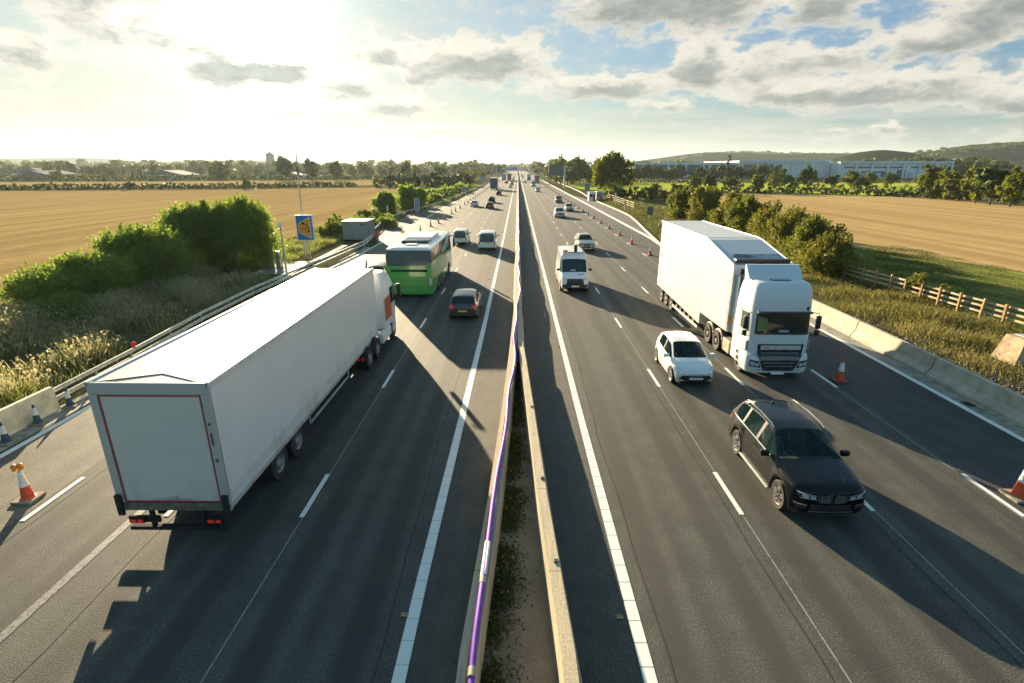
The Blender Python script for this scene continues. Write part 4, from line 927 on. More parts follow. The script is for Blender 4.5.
# ---- warehouses
M['shed'] = mat('warehouse_white', (.62,.66,.70), .8, 0., spec=.15, var=.06, vscale=.05); M['shedr'] = mat('warehouse_roof', (.40,.47,.56), .85, 0., spec=.1, var=.08, vscale=.05)
M['shedd'] = mat('warehouse_dark_cladding', (.10,.13,.16), .9, 0., spec=.05, var=.15, vscale=.05)
def warehouse(lab, x, y, w_, d_, h_, dark, rise=.7, bays=6, rz=0):
    t = thing('warehouse', lab, 'warehouse', (x,y,0), rz)
    b = MB(); b.box(0,w_,0,d_,0,h_); b.build('wall', M['shed'], t)
    b = MB(); n = max(1, int(w_/60)); sp = w_/n
    for k in range(n): b.prism([(k*sp-.2*(k == 0), h_+.01),(k*sp+sp/2, h_+rise),((k+1)*sp+.2*(k == n-1), h_+.01)], -1, d_+1, 'y')
    b.build('roof', M['shedr'], t)
    b = MB(); b.box(-1.2,w_+1.2,-1.4,-.05,h_-1.5,h_+.4); b.build('fascia', M['shed'], t)
    for x0, x1, z0, z1 in dark: b = MB(); b.box(x0,x1,-.25,-.02,z0,z1); b.build('dark_cladding', M['shedd'], t)
    for k in range(bays): xx = w_*(k+.5)/bays; b = MB(); b.box(xx-2.2,xx+2.2,-.4,-.26,0,4.6); b.build('loading_door', M['shedr'], t)
    for k in range(bays+1): xx = w_*k/bays; b = MB(); b.box(xx-.9,xx+.9,-1.5,-.3,0,h_-1.55); b.build('pier', M['shed'], t)
    return t
warehouse('leftmost long white warehouse with dark cladding behind the tree row', 108, 520, 98, 90, 13.2, [(2,38,3,11.5),(42,70,3,11.5),(73,96,3,11.5)])
warehouse('taller white warehouse behind the poplar with a grey roof', 207, 520, 82, 100, 15.4, [(4,40,4,12)], bays=5)
warehouse('longest pale blue warehouse with two dark end doors on the right', 292, 505, 100, 110, 14.2, [(4,60,8.6,10),(64,76,8.6,10),(80,86,2,11),(90,96,2,11),(20,44,1,6),(52,60,1,7)], bays=7)
warehouse('low cream warehouse just left of the big tree', 30, 560, 62, 60, 11.5, [(4,58,2,6)], bays=4)
# ---- left buildings and church tower
def barn(lab, x, y, w_, d_, h_, m, mr, rz=0.):
    t = thing('farm_building', lab, 'building', (x,y,0), rz)
    b = MB(); b.box(0,w_,0,d_,0,h_); b.build('wall', m, t); b = MB(); b.prism([(-.5,h_+.01),(w_/2,h_+w_*.12),(w_+.5,h_+.01)], -.5, d_+.5, 'y'); b.build('roof', M['shedd'], t)
    b = MB(); b.box(w_*.35,w_*.6,-.1,-.01,0,h_*.8); b.build('door', M['shedd'], t)
barn('dark farm shed with a pale roof among the left trees', -395, 430, 24, 30, 4, M['shedd'], M['cabb']); barn('low blue grey shed right of the pale roofed one', -300, 440, 30, 24, 3.6, M['shedr'], M['shedd'])
barn('small white building far left below the ridge', -520, 560, 40, 24, 4, M['shed'], M['shedd']); barn('long low pale shed between the hedge trees', -215, 455, 34, 16, 3.2, M['shed'], M['shedd'])
t = thing('windmill_tower', 'dark tapering stone tower on the skyline left of the mast', 'tower', (-540,1205,0))
MB().lathe([(13,0),(10.5,14),(9.2,24),(8.2,33.5)], n=20).build('tower_body', mat('tower_stone', (.17,.15,.12), .9, var=.2, vscale=.2), t, smooth=True)
MB().lathe([(8.6,33.52),(8.6,36),(5,38.5),(1,41),(0,42)], n=20).build('cap', M['shedd'], t, smooth=True)
b = MB()
for z in (10,18,26): b.box(-1,1,-11.5,-8.6,z,z+3)
b.build('window', M['shedd'], t)

# ---- verge grass, weeds, seed heads (stuff)
def blades(n, reg, h, wd, lean, cl=None, dens=None):
    x0,x1,y0,y1 = reg; P = np.stack([rng.uniform(x0,x1,n), rng.uniform(y0,y1,n)], 1)
    # clumpiness from a few sine waves
    q = np.sin(P[:,0]*1.3+np.sin(P[:,1]*.7)*2)+np.sin(P[:,1]*1.1+P[:,0]*.6)+np.sin(P[:,0]*.35-P[:,1]*.23)*1.2
    keep = rng.uniform(-2.6,2.2,n) < q; 
    if dens is not None: keep &= dens(P)
    P = P[keep]; q = q[keep]; n = len(P)
    hh = h*rng.uniform(.4,1.15,n)*(1+.18*q); a = rng.uniform(0,2*np.pi,n); w2 = wd*rng.uniform(.6,1.4,n)
    dx, dy = np.cos(a)*w2, np.sin(a)*w2; l = rng.normal(size=(n,2))*lean*hh[:,None]
    z = np.zeros(n)-.03
    A = np.stack([P[:,0]-dx, P[:,1]-dy, z],1); B = np.stack([P[:,0]+dx, P[:,1]+dy, z],1)
    Cc = np.stack([P[:,0]+l[:,0]*.5+dx*.6, P[:,1]+l[:,1]*.5+dy*.6, hh*.6],1); D = np.stack([P[:,0]+l[:,0], P[:,1]+l[:,1], hh],1)
    return np.stack([A,B,Cc,D],1), D
def leftof(P): return P[:,0] < -19.3-.0*P[:,1]
V, tips = blades(130000, (-36,-19.6,13,52), .62, .012, .28, dens=lambda P: ((P[:,0] < -20.6) | (rng.uniform(0,1,len(P)) < .35)) & ~((P[:,0] > -25.2) & (P[:,1] > 43)))
kind(link('verge_grass', faces_mesh('verge_grass', V), L_grass), 'stuff')
V, tips = blades(52000, (-34,-20.4,14,52), .9, .009, .22, dens=lambda P: ~((P[:,0] > -25.6) & (P[:,1] > 42)))
heads = tips[rng.uniform(0,1,len(tips)) < .55]
HV = leaves(heads+rng.normal(size=heads.shape)*.02, .06, .6, aspect=.8); 
kind(link('dry_seed_grass', faces_mesh('dry_seed_grass', np.concatenate([V, HV, leaves(heads+np.array([0,0,-.06]), .06, .6, aspect=.5)])), L_seed), 'stuff')
V, _ = blades(90000, (-31.5,-20,52,130), .5, .022, .3, dens=lambda P: P[:,0] < -23.2); V2, _ = blades(16000, (-31,-19,130,300), .6, .05, .3, dens=lambda P: P[:,0] < -19)
kind(link('verge_grass', faces_mesh('verge_grass', np.concatenate([V, V2])), L_grass), 'stuff')
# right verge
V, tips = blades(150000, (19.9,29.5,16,60), .30, .011, .35, dens=lambda P: (P[:,0] > 20.6) & ((rng.uniform(0,1,len(P)) < np.clip((P[:,0]-21.2)/5.5+(P[:,1]-34)/22, .06, 1))))
kind(link('verge_grass', faces_mesh('verge_grass', V), L_grassr), 'stuff')
V, tips = blades(36000, (20.5,29.5,18,60), .42, .008, .25, dens=lambda P: (P[:,0] > 22)); hd_ = tips[rng.uniform(0,1,len(tips)) < .4]
kind(link('dry_seed_grass', faces_mesh('dry_seed_grass', np.concatenate([V, leaves(hd_, .035, .6, aspect=.7)])), L_seedr), 'stuff')
V, _ = blades(70000, (18.5,34,66,170), .55, .022, .3, dens=lambda P: P[:,0] > np.interp(P[:,1], [66,74,97,112,170], [18.6,19.4,22,22.9,23.1]))
V2, _ = blades(60000, (29.9,47,22,66), .16, .018, .5)
kind(link('verge_grass', faces_mesh('verge_grass', np.concatenate([V,V2])), L_grassr), 'stuff')
# gravel on the right verge
n = 26000; P = np.stack([rng.uniform(19.8,24.5,n), rng.uniform(14,34,n), np.full(n,-.01)],1); P = P[rng.uniform(0,1,len(P)) < np.clip(1.2-(P[:,0]-20)/4.5, .1, 1)]
G_stone = leafmat('gravel', (.10,.085,.06), (.19,.16,.12), (.34,.30,.24), 0.)
kind(link('gravel', faces_mesh('gravel', leaves(P, .035, .6, aspect=.9)), G_stone), 'stuff')
# median weeds with small yellow flowers
n = 24000; yy = rng.uniform(5.5,24,n)**1.0; wx = np.interp(yy, [p[1] for p in lp], [p[0] for p in lp])+.2
P = np.stack([wx+np.abs(rng.normal(size=n))*.24*np.interp(yy,[6,14,24],[1.3,1.1,.35]), yy, .03+rng.uniform(0,.12,n)],1)
q = np.sin(P[:,1]*2.1)+np.sin(P[:,1]*5.3+1)*.6; P = P[q+rng.normal(size=n)*.8 > -.5]
kind(link('median_weeds', faces_mesh('median_weeds', leaves(P, .036, .6)), leafmat('weed_leaf', (.05,.065,.02), (.085,.10,.03), (.15,.14,.05), .3)), 'stuff')
P2 = P[rng.uniform(0,1,len(P)) < .010]+np.array([0,0,.10])
kind(link('yellow_flowers', faces_mesh('yellow_flowers', leaves(P2, .022, .3, aspect=.9)), mat('petal_yellow', (.75,.55,.03), .6, var=.1)), 'stuff')

# ================================================================== ROAD VEHICLES (local +Y is forward, z = 0 on the road)
def wheel(name_parent, x, y, r, wd, spokes=5, rim=None, side=1, dark=False):
    """tyre with a rim child; side = +1 right, -1 left"""
    ri = r*.66
    tb = MB().lathe([(ri,-wd/2+.015),(r*.94,-wd/2),(r,-wd/2+.03),(r,wd/2-.03),(r*.94,wd/2),(ri,wd/2-.015)], (0,0,0), 'x', 28, False)
    ty = tb.build('wheel', M['rubber'], name_parent, smooth=True); ty.location = (x,y,r)
    b = MB(); s = side; xo = s*(wd/2-.03)
    b.lathe([(ri,s*(wd/2-.012)),(ri*.93,s*(wd/2-.02)),(ri*.90,s*(wd/2-.07)),(ri*.88,s*(wd/2-.08))] if s > 0 else [(ri*.88,s*(wd/2-.08)),(ri*.90,s*(wd/2-.07)),(ri*.93,s*(wd/2-.02)),(ri,s*(wd/2-.012))], (0,0,0), 'x', 28, False)
    for k in range(spokes):
        a = 2*math.pi*k/spokes+.3
        for da in (-.13,.13):
            ca, sa = math.cos(a+da*.3), math.sin(a+da*.3); ca2, sa2 = math.cos(a+da), math.sin(a+da); wn = .026*r/.33
            b.add([(xo+dx, ca*ri*.12-sa*o, sa*ri*.12+ca*o) for dx in (-.02*s,.012*s) for o in (-wn*1.3,wn*1.3)]+[(xo+dx, ca2*ri*.93-sa2*o, sa2*ri*.93+ca2*o) for dx in (-.02*s,.012*s) for o in (-wn,wn)],
                  [(0,1,5,4),(2,3,7,6),(0,2,6,4),(1,3,7,5)])
    b.lathe([(0,s*(wd/2-.012)),(ri*.17,s*(wd/2-.014)),(ri*.2,s*(wd/2-.05))], (0,0,0), 'x', 14)
    b.build('rim', rim or M['alloy'], ty, smooth=True)
    q = MB().lathe([(ri*.9,s*(wd/2-.09)),(0,s*(wd/2-.09))], (0,0,0), 'x', 20); q.build('brake_disc', M['black'], ty)
    return ty
def ip(x, pts): return float(np.interp(x, [p[0] for p in pts], [p[1] for p in pts]))
def smooth_eval(o, lev=2):
    md = o.modifiers.new('s', 'SUBSURF'); md.levels = lev; md.render_levels = lev
    dg = bpy.context.evaluated_depsgraph_get(); me = bpy.data.meshes.new_from_object(o.evaluated_get(dg)); o.modifiers.clear(); return me
def split_mats(me, names, mats, root, keepfirst='body'):
    """split a mesh by material index into child objects"""
    bm0 = bmesh.new(); bm0.from_mesh(me); out = {}
    jobs = []
    for i, nm in enumerate(names): jobs += [(i, nm, 0)] if nm != 'side_windows' else [(i, 'side_window', 1), (i, 'side_window', -1)]
    for i, nm, sd in jobs:
        bm = bm0.copy(); bmesh.ops.delete(bm, geom=[f for f in bm.faces if f.material_index != i or (sd and f.calc_center_median().x*sd < 0)], context='FACES')
        if not bm.faces: bm.free(); continue
        for f in bm.faces: f.material_index = 0; f.smooth = True
        m2 = bpy.data.meshes.new(nm); bm.to_mesh(m2); bm.free(); o = link(nm, m2, mats[i], root); m2.set_sharp_from_angle(angle=R(50)); out[nm] = o
    bm0.free(); return out
def bvh_of(me):
    return BVHTree.FromPolygons([v.co.copy() for v in me.vertices], [tuple(p.vertices) for p in me.polygons])
def patch(bvh, cor, axis, sgn, off, name, m, parent, nx=8, nz=5, mirror=False, thick=True):
    """a panel given by four corners in projection, wrapped onto the body. axis 'y': corners (x,z); 'x': corners (y,z)"""
    outs = []
    for mi in ((1,-1) if mirror else (1,)):
        vs = []; ok = True
        for j in range(nz+1):
            for i in range(nx+1):
                u, v = i/nx, j/nz
                a = (cor[0][0]*(1-u)+cor[1][0]*u)*(1-v)+(cor[3][0]*(1-u)+cor[2][0]*u)*v
                c = (cor[0][1]*(1-u)+cor[1][1]*u)*(1-v)+(cor[3][1]*(1-u)+cor[2][1]*u)*v
                if axis == 'y': a *= mi; o = Vector((a, sgn*20, c)); d = Vector((0,-sgn,0))
                else: o = Vector((sgn*mi*20, a, c)); d = Vector((-sgn*mi,0,0))
                h, n, _, _ = bvh.ray_cast(o, d)
                if h is None: h = Vector((a, sgn*1.0, c)) if axis == 'y' else Vector((sgn*mi*.8, a, c)); n = -d; 
                if n.dot(d) > 0: n = -n
                vs.append(h+n*off-d*off*.6)
        fs = [(j*(nx+1)+i, j*(nx+1)+i+1, (j+1)*(nx+1)+i+1, (j+1)*(nx+1)+i) for j in range(nz) for i in range(nx)]
        outs.append(MB().add(vs, fs).build(name, m, parent, smooth=True))
    return outs
def car(name, label, cat, s, pm, loc=(0,0,0), rz=0., scale=1., group=None, interior=True, detail=2):
    t = thing(name, label, cat, loc, rz, group, scale)
    L, W, H, r = s['L'], s['W'], s['H'], s['r']; yF = L/2-s['fo']; yR = -L/2+s['ro']; hw = W/2
    zb = s.get('zb', .2); T = s['T']; belt = s['belt']; plan = s['plan']; wt = s['wt']
    R_ = r+.055
    ys = set([-L/2, -L/2+.06, -L/2+.25, L/2-.5, L/2-.22, L/2-.06, L/2])
    for yc in (yF, yR):
        for d in (-1.12,-.99,-.72,-.3,.3,.72,.99,1.12): ys.add(round(yc+d*R_,3))
    for y in s['st']: ys.add(y)
    ys = sorted(y for y in ys if -L/2 <= y <= L/2); o = [ys[0]]
    for y in ys[1:]:
        if y-o[-1] > .035: o.append(y)
    ys = o; b = MB(); ST = []; info = []
    for y in ys:
        hw_ = hw*ip(y, plan); zt = ip(y, T); zs = min(ip(y, belt), zt-.02); cab = zt-zs
        za = zb+.015
        for yc in (yF, yR):
            if abs(y-yc) < R_*1.0: za = max(za, r+math.sqrt(max(0,R_*R_-(y-yc)**2)))
        endf = max(0, 1-min(y+L/2, L/2-y)/.25)
        zbb = zb+.10*endf; za = max(za, zbb+.01)
        wi = hw_-.24; tt = max(0, min(1, (zt-zs-.02)/(H-ip(0, belt)))); w7 = (hw_-.07)*(1-tt)+wt*hw*tt
        zm = za+.02+(zs-za)*.45; zlow = za+.03
        pts = [(0,zbb),(wi,zbb),(wi,za-.004),(hw_-.025-.05*endf,za),(hw_-.0,max(zlow,min(zm,zlow+.12))),(hw_,zm),(hw_-.035,zs-.02),(hw_-.06,zs+.008)]
        if cab > .14: pts += [(w7,zt-.085),(w7-.05,zt-.045),(w7*.55,zt-.008),(0,zt)]
        else: pts += [(hw_-.10,zs+.6*cab*.5),(hw_-.16,zs+cab*.72),(hw_*.5,zt-.012),(0,zt)]
        bow = s.get('bow', .16)*(endf**1) if y > 0 else s.get('bowr', .09)*endf
        wsb = s.get('wsbow', .07) if (s['cowl']-.0 >= y >= s['rf']-.01) else 0
        row = []
        for k, (x, z) in enumerate(pts):
            yy = y-math.copysign(bow*(x/hw)**2, y)
            if wsb and k >= 8: yy = y-wsb*(x/hw)**2*1.2
            row.append((x, yy, z))
        ST.append(row); info.append((y, cab, zt, zs))
    n = 12
    V = []; 
    for row in ST:
        V += row+[(-x,y,z) for x,y,z in row[1:-1]]
    per = 2*n-2
    def idx(i, k, sd): return i*per+(k if sd > 0 or k in (0,n-1) else n+k-1)
    F = []; MI = []
    # material slots: 0 paint 1 under 2 windscreen 3 rear window 4 side window 5 black trim
    ptop = s['pil']
    for i in range(len(ST)-1):
        y0, c0, zt0, zs0 = info[i]; y1, c1, zt1, zs1 = info[i+1]; ym = (y0+y1)/2
        for sd in (1,-1):
            for k in range(n-1):
                f = (idx(i,k,sd), idx(i,k+1,sd), idx(i+1,k+1,sd), idx(i+1,k,sd))
                if sd > 0: f = f[::-1]
                mi = 0
                if k <= 1: mi = 1
                if k == 2: mi = 5
                if k == 3 and s.get('clad') : mi = 5
                if k == 7 and c0 > .1 and c1 > .1 and s['sg'][0] <= ym <= s['sg'][1]:
                    mi = 4
                    for a0, a1 in ptop:
                        if a0 <= ym <= a1: mi = 5
                if k >= 9 and s['rf'] <= ym <= s['cowl']: mi = 2
                if k >= 9 and s['rg0'] <= ym <= s['rg1']: mi = 3
                F.append(f); MI.append(mi)
    for e in (0, len(ST)-1):
        base = len(V); zc = [ST[e][k][2] for k in range(n)]; yc = ST[e][n-1][1]
        V += [(0,yc,zc[k]) for k in range(1,n-1)]
        def ci(k): return idx(e,k,1) if k in (0,n-1) else base+k-1
        for sd in (1,-1):
            for k in range(n-1):
                f = [idx(e,k,sd), idx(e,k+1,sd), ci(k+1), ci(k)]; f = list(dict.fromkeys(f))
                if (sd > 0) == (e == 0): f = f[::-1]
                if len(f) > 2: F.append(tuple(f)); MI.append(5 if k < 3 else 0)
    me0 = MB().add(V, F).mesh('shell'); me0.polygons.foreach_set('material_index', MI)
    tmp = bpy.data.objects.new('tmp', me0); C.objects.link(tmp)
    bm = bmesh.new(); bm.from_mesh(me0); bmesh.ops.recalc_face_normals(bm, faces=bm.faces[:]); cl = bm.edges.layers.float.new('crease_edge')
    for e in bm.edges:
        if len(e.link_faces) == 2 and e.link_faces[0].material_index != e.link_faces[1].material_index: e[cl] = .75
    bm.to_mesh(me0); bm.free()
    for _ in range(6): me0.materials.append(None)
    me = smooth_eval(tmp, detail); bpy.data.objects.remove(tmp)
    trim = M['black']
    parts = split_mats(me, ['body','underbody','windscreen','rear_window','side_windows','trim'], [pm, M['under'], s.get('glass', M['glass']), M['dglass'], M['dglass'] if not interior else M['glass'], trim], t)
    bv = bvh_of(me)
    for y_, nm in ((yF,'f'),(yR,'r')):
        for sx in (-1,1): wheel(t, sx*(hw-.125), y_, r, .23, s.get('spokes',5), side=sx, rim=s.get('rim'))
    # lamps, grilles, plates
    for p in s['patches']:
        patch(bv, p['c'], p['ax'], p['s'], p.get('off',.006), p['n'], p['m'] if not isinstance(p['m'], str) else M[p['m']], t, p.get('nx',8), p.get('nz',4), p.get('mir',False))
    # shut lines
    for y_ in s.get('shut', []):
        patch(bv, [(y_-.006,zb+.12),(y_+.006,zb+.12),(y_+.006+s.get('sl',0),ip(y_,belt)-.03),(y_-.006+s.get('sl',0),ip(y_,belt)-.03)], 'x', 1, .002, 'door_gap', M['black'], t, 1, 10, True)
    for y_ in s.get('handle', []):
        for sx in (-1,1): 
            q = MB(); q.box(-.02,.025,-.10,.10,-.014,.014,.01); o = q.build('door_handle', s.get('hm', pm), t); o.location = (sx*(hw+.0), y_, ip(y_,belt)-.13)
    # mirrors
    ym, zm_ = s['mirror']
    for sx in (-1,1):
        q = MB(); q.box(-.13,.10,-.07,.06,-.07,.085,.035); o = q.build('door_mirror', s.get('mm', pm), t, smooth=True); o.location = (sx*(hw+.10), ym, zm_)
        q = MB(); q.box(-.09,.08,-.0745,-.071,-.05,.06); q.build('mirror_glass', M['chrome'], o)
    if interior:
        q = MB(); fz = zb+.22; y0, y1 = s['rg0']+.25, s['cowl']-.15
        q.box(-hw+.28,hw-.28,y0,y1,fz-.08,fz); q.build('cabin_floor', M['inter'], t)
        q = MB(); zd = ip(s['cowl'], belt)-.06; q.prism([(y1+.1,zd-.25),(y1-.30,zd-.30),(y1-.34,zd-.02),(y1-.05,zd+.01),(y1+.15,zd-.02)], -hw+.2, hw-.2, 'x'); q.build('dashboard', M['inter'], t)
        ysf = s['rf']-.25
        for sx in (-1,1):
            q = MB(); q.box(sx*.36-.25,sx*.36+.25,ysf-.45,ysf+.08,fz+.12,fz+.30,.05); q.prism([(ysf-.42,fz+.25),(ysf-.30,fz+.25),(ysf-.45,fz+.86),(ysf-.55,fz+.86)], sx*.36-.24, sx*.36+.24, 'x'); q.box(sx*.36-.13,sx*.36+.13,ysf-.60,ysf-.50,fz+.86,fz+1.02,.03); q.build('seat', M['seat'], t)
        if s.get('rear', True):
            q = MB(); q.box(-hw+.3,hw-.3,ysf-1.35,ysf-.85,fz+.12,fz+.30,.05); q.prism([(ysf-1.33,fz+.25),(ysf-1.20,fz+.25),(ysf-1.38,fz+.8),(ysf-1.48,fz+.8)], -hw+.3, hw-.3, 'x'); q.build('rear_seat', M['seat'], t)
        q = MB(); cx = .36; cy, cz = y1-.42, zd-.02; a = R(62)
        q.tube([(cx+.18*math.cos(k*math.pi/8), cy+.18*math.sin(k*math.pi/8)*math.cos(a), cz+.18*math.sin(k*math.pi/8)*math.sin(a)) for k in range(17)], .014, 6); q.tube([(cx-.17,cy,cz),(cx+.17,cy,cz)], .018, 6); q.build('steering_wheel', M['black'], t, smooth=True)
    CH[t.name] = kids(t)
    for c in kids(t): CH[c.name] = kids(c)
    t['_bv'] = 0; del t['_bv']
    return t, bv

# --- shared helper specs
def P(n, m, c, ax='y', s=1, **k): return dict(n=n, m=m, c=c, ax=ax, s=s, **k)
suv = dict(L=4.66, W=1.92, H=1.70, r=.375, fo=.80, ro=1.02, zb=.20, wt=.68, cowl=1.12, rf=.32, rg0=-2.16, rg1=-1.80, sg=(-1.75,.95), pil=[(-.22,-.10),(-1.18,-1.08)], spokes=5, bow=.17, clad=True,
    T=[(-2.36,.86),(-2.30,1.02),(-2.16,1.14),(-1.80,1.58),(-1.5,1.65),(-.6,1.70),(.0,1.69),(.32,1.645),(1.12,1.16),(1.5,1.11),(1.95,1.045),(2.16,1.0),(2.30,.94),(2.36,.84)],
    belt=[(-2.36,.78),(-2.1,1.13),(-1.0,1.12),(.6,1.08),(1.12,1.06),(1.8,.95),(2.15,.90),(2.36,.78)],
    plan=[(-2.36,.80),(-2.28,.88),(-2.0,.955),(-1.4,1.0),(-.2,.985),(1.5,1.0),(2.0,.965),(2.25,.90),(2.36,.84)], st=[-2.16,-1.80,-1.72,-1.5,-1.18,-1.08,-.6,-.22,-.10,.32,.40,.72,.98,1.12,1.22,1.5,1.95],
    mirror=(.74,1.13), mm=M['blackp'], shut=[.66,-.22,-1.28], handle=[-.02,-1.02], patches=[
    P('grille','dlens',[(.04,0.620),(.30,0.660),(.33,0.850),(.05,0.870)],mir=True,off=.010), P('grille_bars','chrome',[(.03,0.855),(.345,0.840),(.35,0.870),(.03,0.890)],mir=True,off=.02,nz=1), P('grille_bars','chrome',[(.315,0.660),(.345,0.670),(.37,0.850),(.33,0.850)],mir=True,off=.02,nz=4,nx=1),
    P('grille_bars','chrome',[(.02,0.620),(.045,0.620),(.05,0.880),(.02,0.880)],mir=True,off=.02,nx=1)]+
    [P('grille_slat','steel',[(.075+.04*k,0.630),(.086+.04*k,0.630),(.09+.04*k,0.860),(.079+.04*k,0.860)],mir=True,off=.018,nx=1) for k in range(6)]+[
    P('headlight','dlens',[(.38,0.715),(.78,0.760),(.83,0.890),(.39,0.835)],mir=True,off=.012), P('headlight_ring','lens',[(.41,0.735),(.53,0.750),(.54,0.820),(.42,0.810)],mir=True,off=.018,nx=4), P('headlight_ring','lens',[(.57,0.750),(.70,0.765),(.73,0.850),(.58,0.830)],mir=True,off=.018,nx=4),
    P('daylight_strip','lens',[(.39,0.825),(.80,0.870),(.82,0.892),(.39,0.842)],mir=True,off=.02,nz=1), P('headlight_fin','lens',[(.38,0.712),(.76,0.748),(.765,0.765),(.38,0.728)],mir=True,off=.02,nz=1),
    P('lower_intake','black',[(-.52,0.420),(.52,0.420),(.48,0.580),(-.48,0.580)],off=.008), P('air_vent','black',[(.56,0.440),(.84,0.480),(.84,0.600),(.60,0.560)],mir=True,off=.010), P('vent_trim','chrome',[(.58,0.535),(.86,0.585),(.86,0.625),(.58,0.575)],mir=True,off=.022,nz=1),
    P('bumper_trim','chrome',[(-.55,0.375),(.55,0.375),(.53,0.415),(-.53,0.415)],off=.02,nz=1), P('number_plate','black',[(-.26,0.480),(.26,0.480),(.26,0.590),(-.26,0.590)],off=.024,nz=1),
    P('rear_light','red',[(-2.28,.86),(-1.92,.9),(-1.92,1.0),(-2.26,1.0)],ax='x',mir=True,off=.008), P('rear_light','red',[(.42,.86),(.82,.86),(.80,1.0),(.42,.96)],s=-1,mir=True,off=.008),
    P('window_trim','chrome',[(-1.8,1.125),(.95,1.07),(.95,1.092),(-1.8,1.145)],ax='x',mir=True,off=.010,nz=1,nx=14)])
hatch = dict(L=3.64, W=1.66, H=1.50, r=.30, fo=.72, ro=.60, zb=.18, wt=.70, cowl=1.00, rf=.24, rg0=-1.70, rg1=-1.34, sg=(-1.10,.85), pil=[(-.36,-.27)], spokes=7, bow=.24,bowr=.14, wsbow=.12,
    T=[(-1.82,.72),(-1.78,.90),(-1.70,1.02),(-1.34,1.40),(-1.1,1.455),(-.5,1.50),(.0,1.485),(.24,1.44),(1.00,.99),(1.25,.93),(1.52,.83),(1.70,.74),(1.78,.68),(1.82,.56)],
    belt=[(-1.82,.66),(-1.6,.98),(-.9,.96),(.4,.88),(1.0,.86),(1.4,.77),(1.82,.52)],
    plan=[(-1.82,.80),(-1.7,.90),(-1.3,.985),(-.6,1.0),(.8,1.0),(1.3,.965),(1.65,.86),(1.82,.76)], st=[-1.70,-1.34,-1.1,-.5,-.36,-.27,.24,.32,.56,.86,1.0,1.1,1.25,1.52,1.7],
    mirror=(.66,.97), mm=None, shut=[.70,-.36], handle=[-.2], patches=[
    P('headlight','lens',[(.50,.57),(.72,.64),(.72,.80),(.54,.70)],mir=True,off=.010,nx=6), P('headlight_ring','chrome',[(.54,.615),(.63,.645),(.64,.71),(.56,.68)],mir=True,off=.016,nx=3),
    P('lower_grille','black',[(-.42,.29),(.42,.29),(.50,.52),(-.50,.52)],off=.014), P('grille_wing','black',[(.42,.29),(.58,.38),(.57,.46),(.50,.52)],mir=True,off=.012,nx=3), P('number_plate','plate',[(-.26,.37),(.26,.37),(.26,.46),(-.26,.46)],off=.030,nz=1),
    P('upper_slot','black',[(-.30,.565),(.30,.565),(.30,.58),(-.30,.58)],off=.006,nz=1), P('fog_lamp','dlens',[(.54,.34),(.63,.36),(.63,.42),(.54,.41)],mir=True,off=.008,nx=3),
    P('rear_light','red',[(-1.74,.80),(-1.55,.84),(-1.50,1.02),(-1.66,1.0)],ax='x',mir=True,off=.008,nx=4), P('rear_light','red',[(.55,.78),(.74,.78),(.70,1.02),(.56,1.0)],s=-1,mir=True,off=.008,nx=4), P('number_plate','yellow',[(-.26,.46),(.26,.46),(.26,.57),(-.26,.57)],s=-1,off=.02,nz=1)])
hatch['mm'] = M['white']
golf = dict(L=4.15, W=1.73, H=1.45, r=.31, fo=.85, ro=.78, zb=.19, wt=.72, cowl=1.05, rf=.30, rg0=-1.92, rg1=-1.55, sg=(-1.5,.92), pil=[(-.32,-.22),(-1.05,-.97)], spokes=5, bow=.16,bowr=.08, wsbow=.08,
    T=[(-2.07,.70),(-2.02,.86),(-1.92,.98),(-1.55,1.36),(-1.3,1.41),(-.5,1.45),(.0,1.435),(.30,1.39),(1.05,.97),(1.5,.92),(1.85,.82),(2.0,.76),(2.07,.60)],
    belt=[(-2.07,.64),(-1.85,.92),(-.9,.92),(.4,.89),(1.05,.87),(1.6,.80),(2.07,.56)],
    plan=[(-2.07,.88),(-1.95,.93),(-1.5,.985),(-.6,1.0),(.8,1.0),(1.5,.975),(1.9,.91),(2.07,.84)], st=[-1.92,-1.55,-1.3,-1.05,-.97,-.5,-.32,-.22,.30,.38,.62,.92,1.05,1.15,1.5,1.85],
    mirror=(.70,.98), shut=[.66,-.3], handle=[-.15], mm=M['blackp'], patches=[
    P('headlight','lens',[(.42,.60),(.76,.62),(.78,.76),(.44,.72)],mir=True,off=.010,nx=5), P('lower_grille','black',[(-.5,.28),(.5,.28),(.45,.42),(-.45,.42)],off=.01), P('upper_grille','black',[(-.38,.62),(.38,.62),(.38,.71),(-.38,.71)],off=.01), P('number_plate','plate',[(-.26,.46),(.26,.46),(.26,.57),(-.26,.57)],off=.02,nz=1),
    P('rear_light','redlit',[(.52,.72),(.80,.72),(.80,.88),(.56,.88)],s=-1,mir=True,off=.010,nx=5), P('number_plate','yellow',[(-.26,.52),(.26,.52),(.26,.63),(-.26,.63)],s=-1,off=.022,nz=1), P('boot_gap','black',[(-.6,.50),(.6,.50),(.6,.515),(-.6,.515)],s=-1,off=.004,nz=1)])
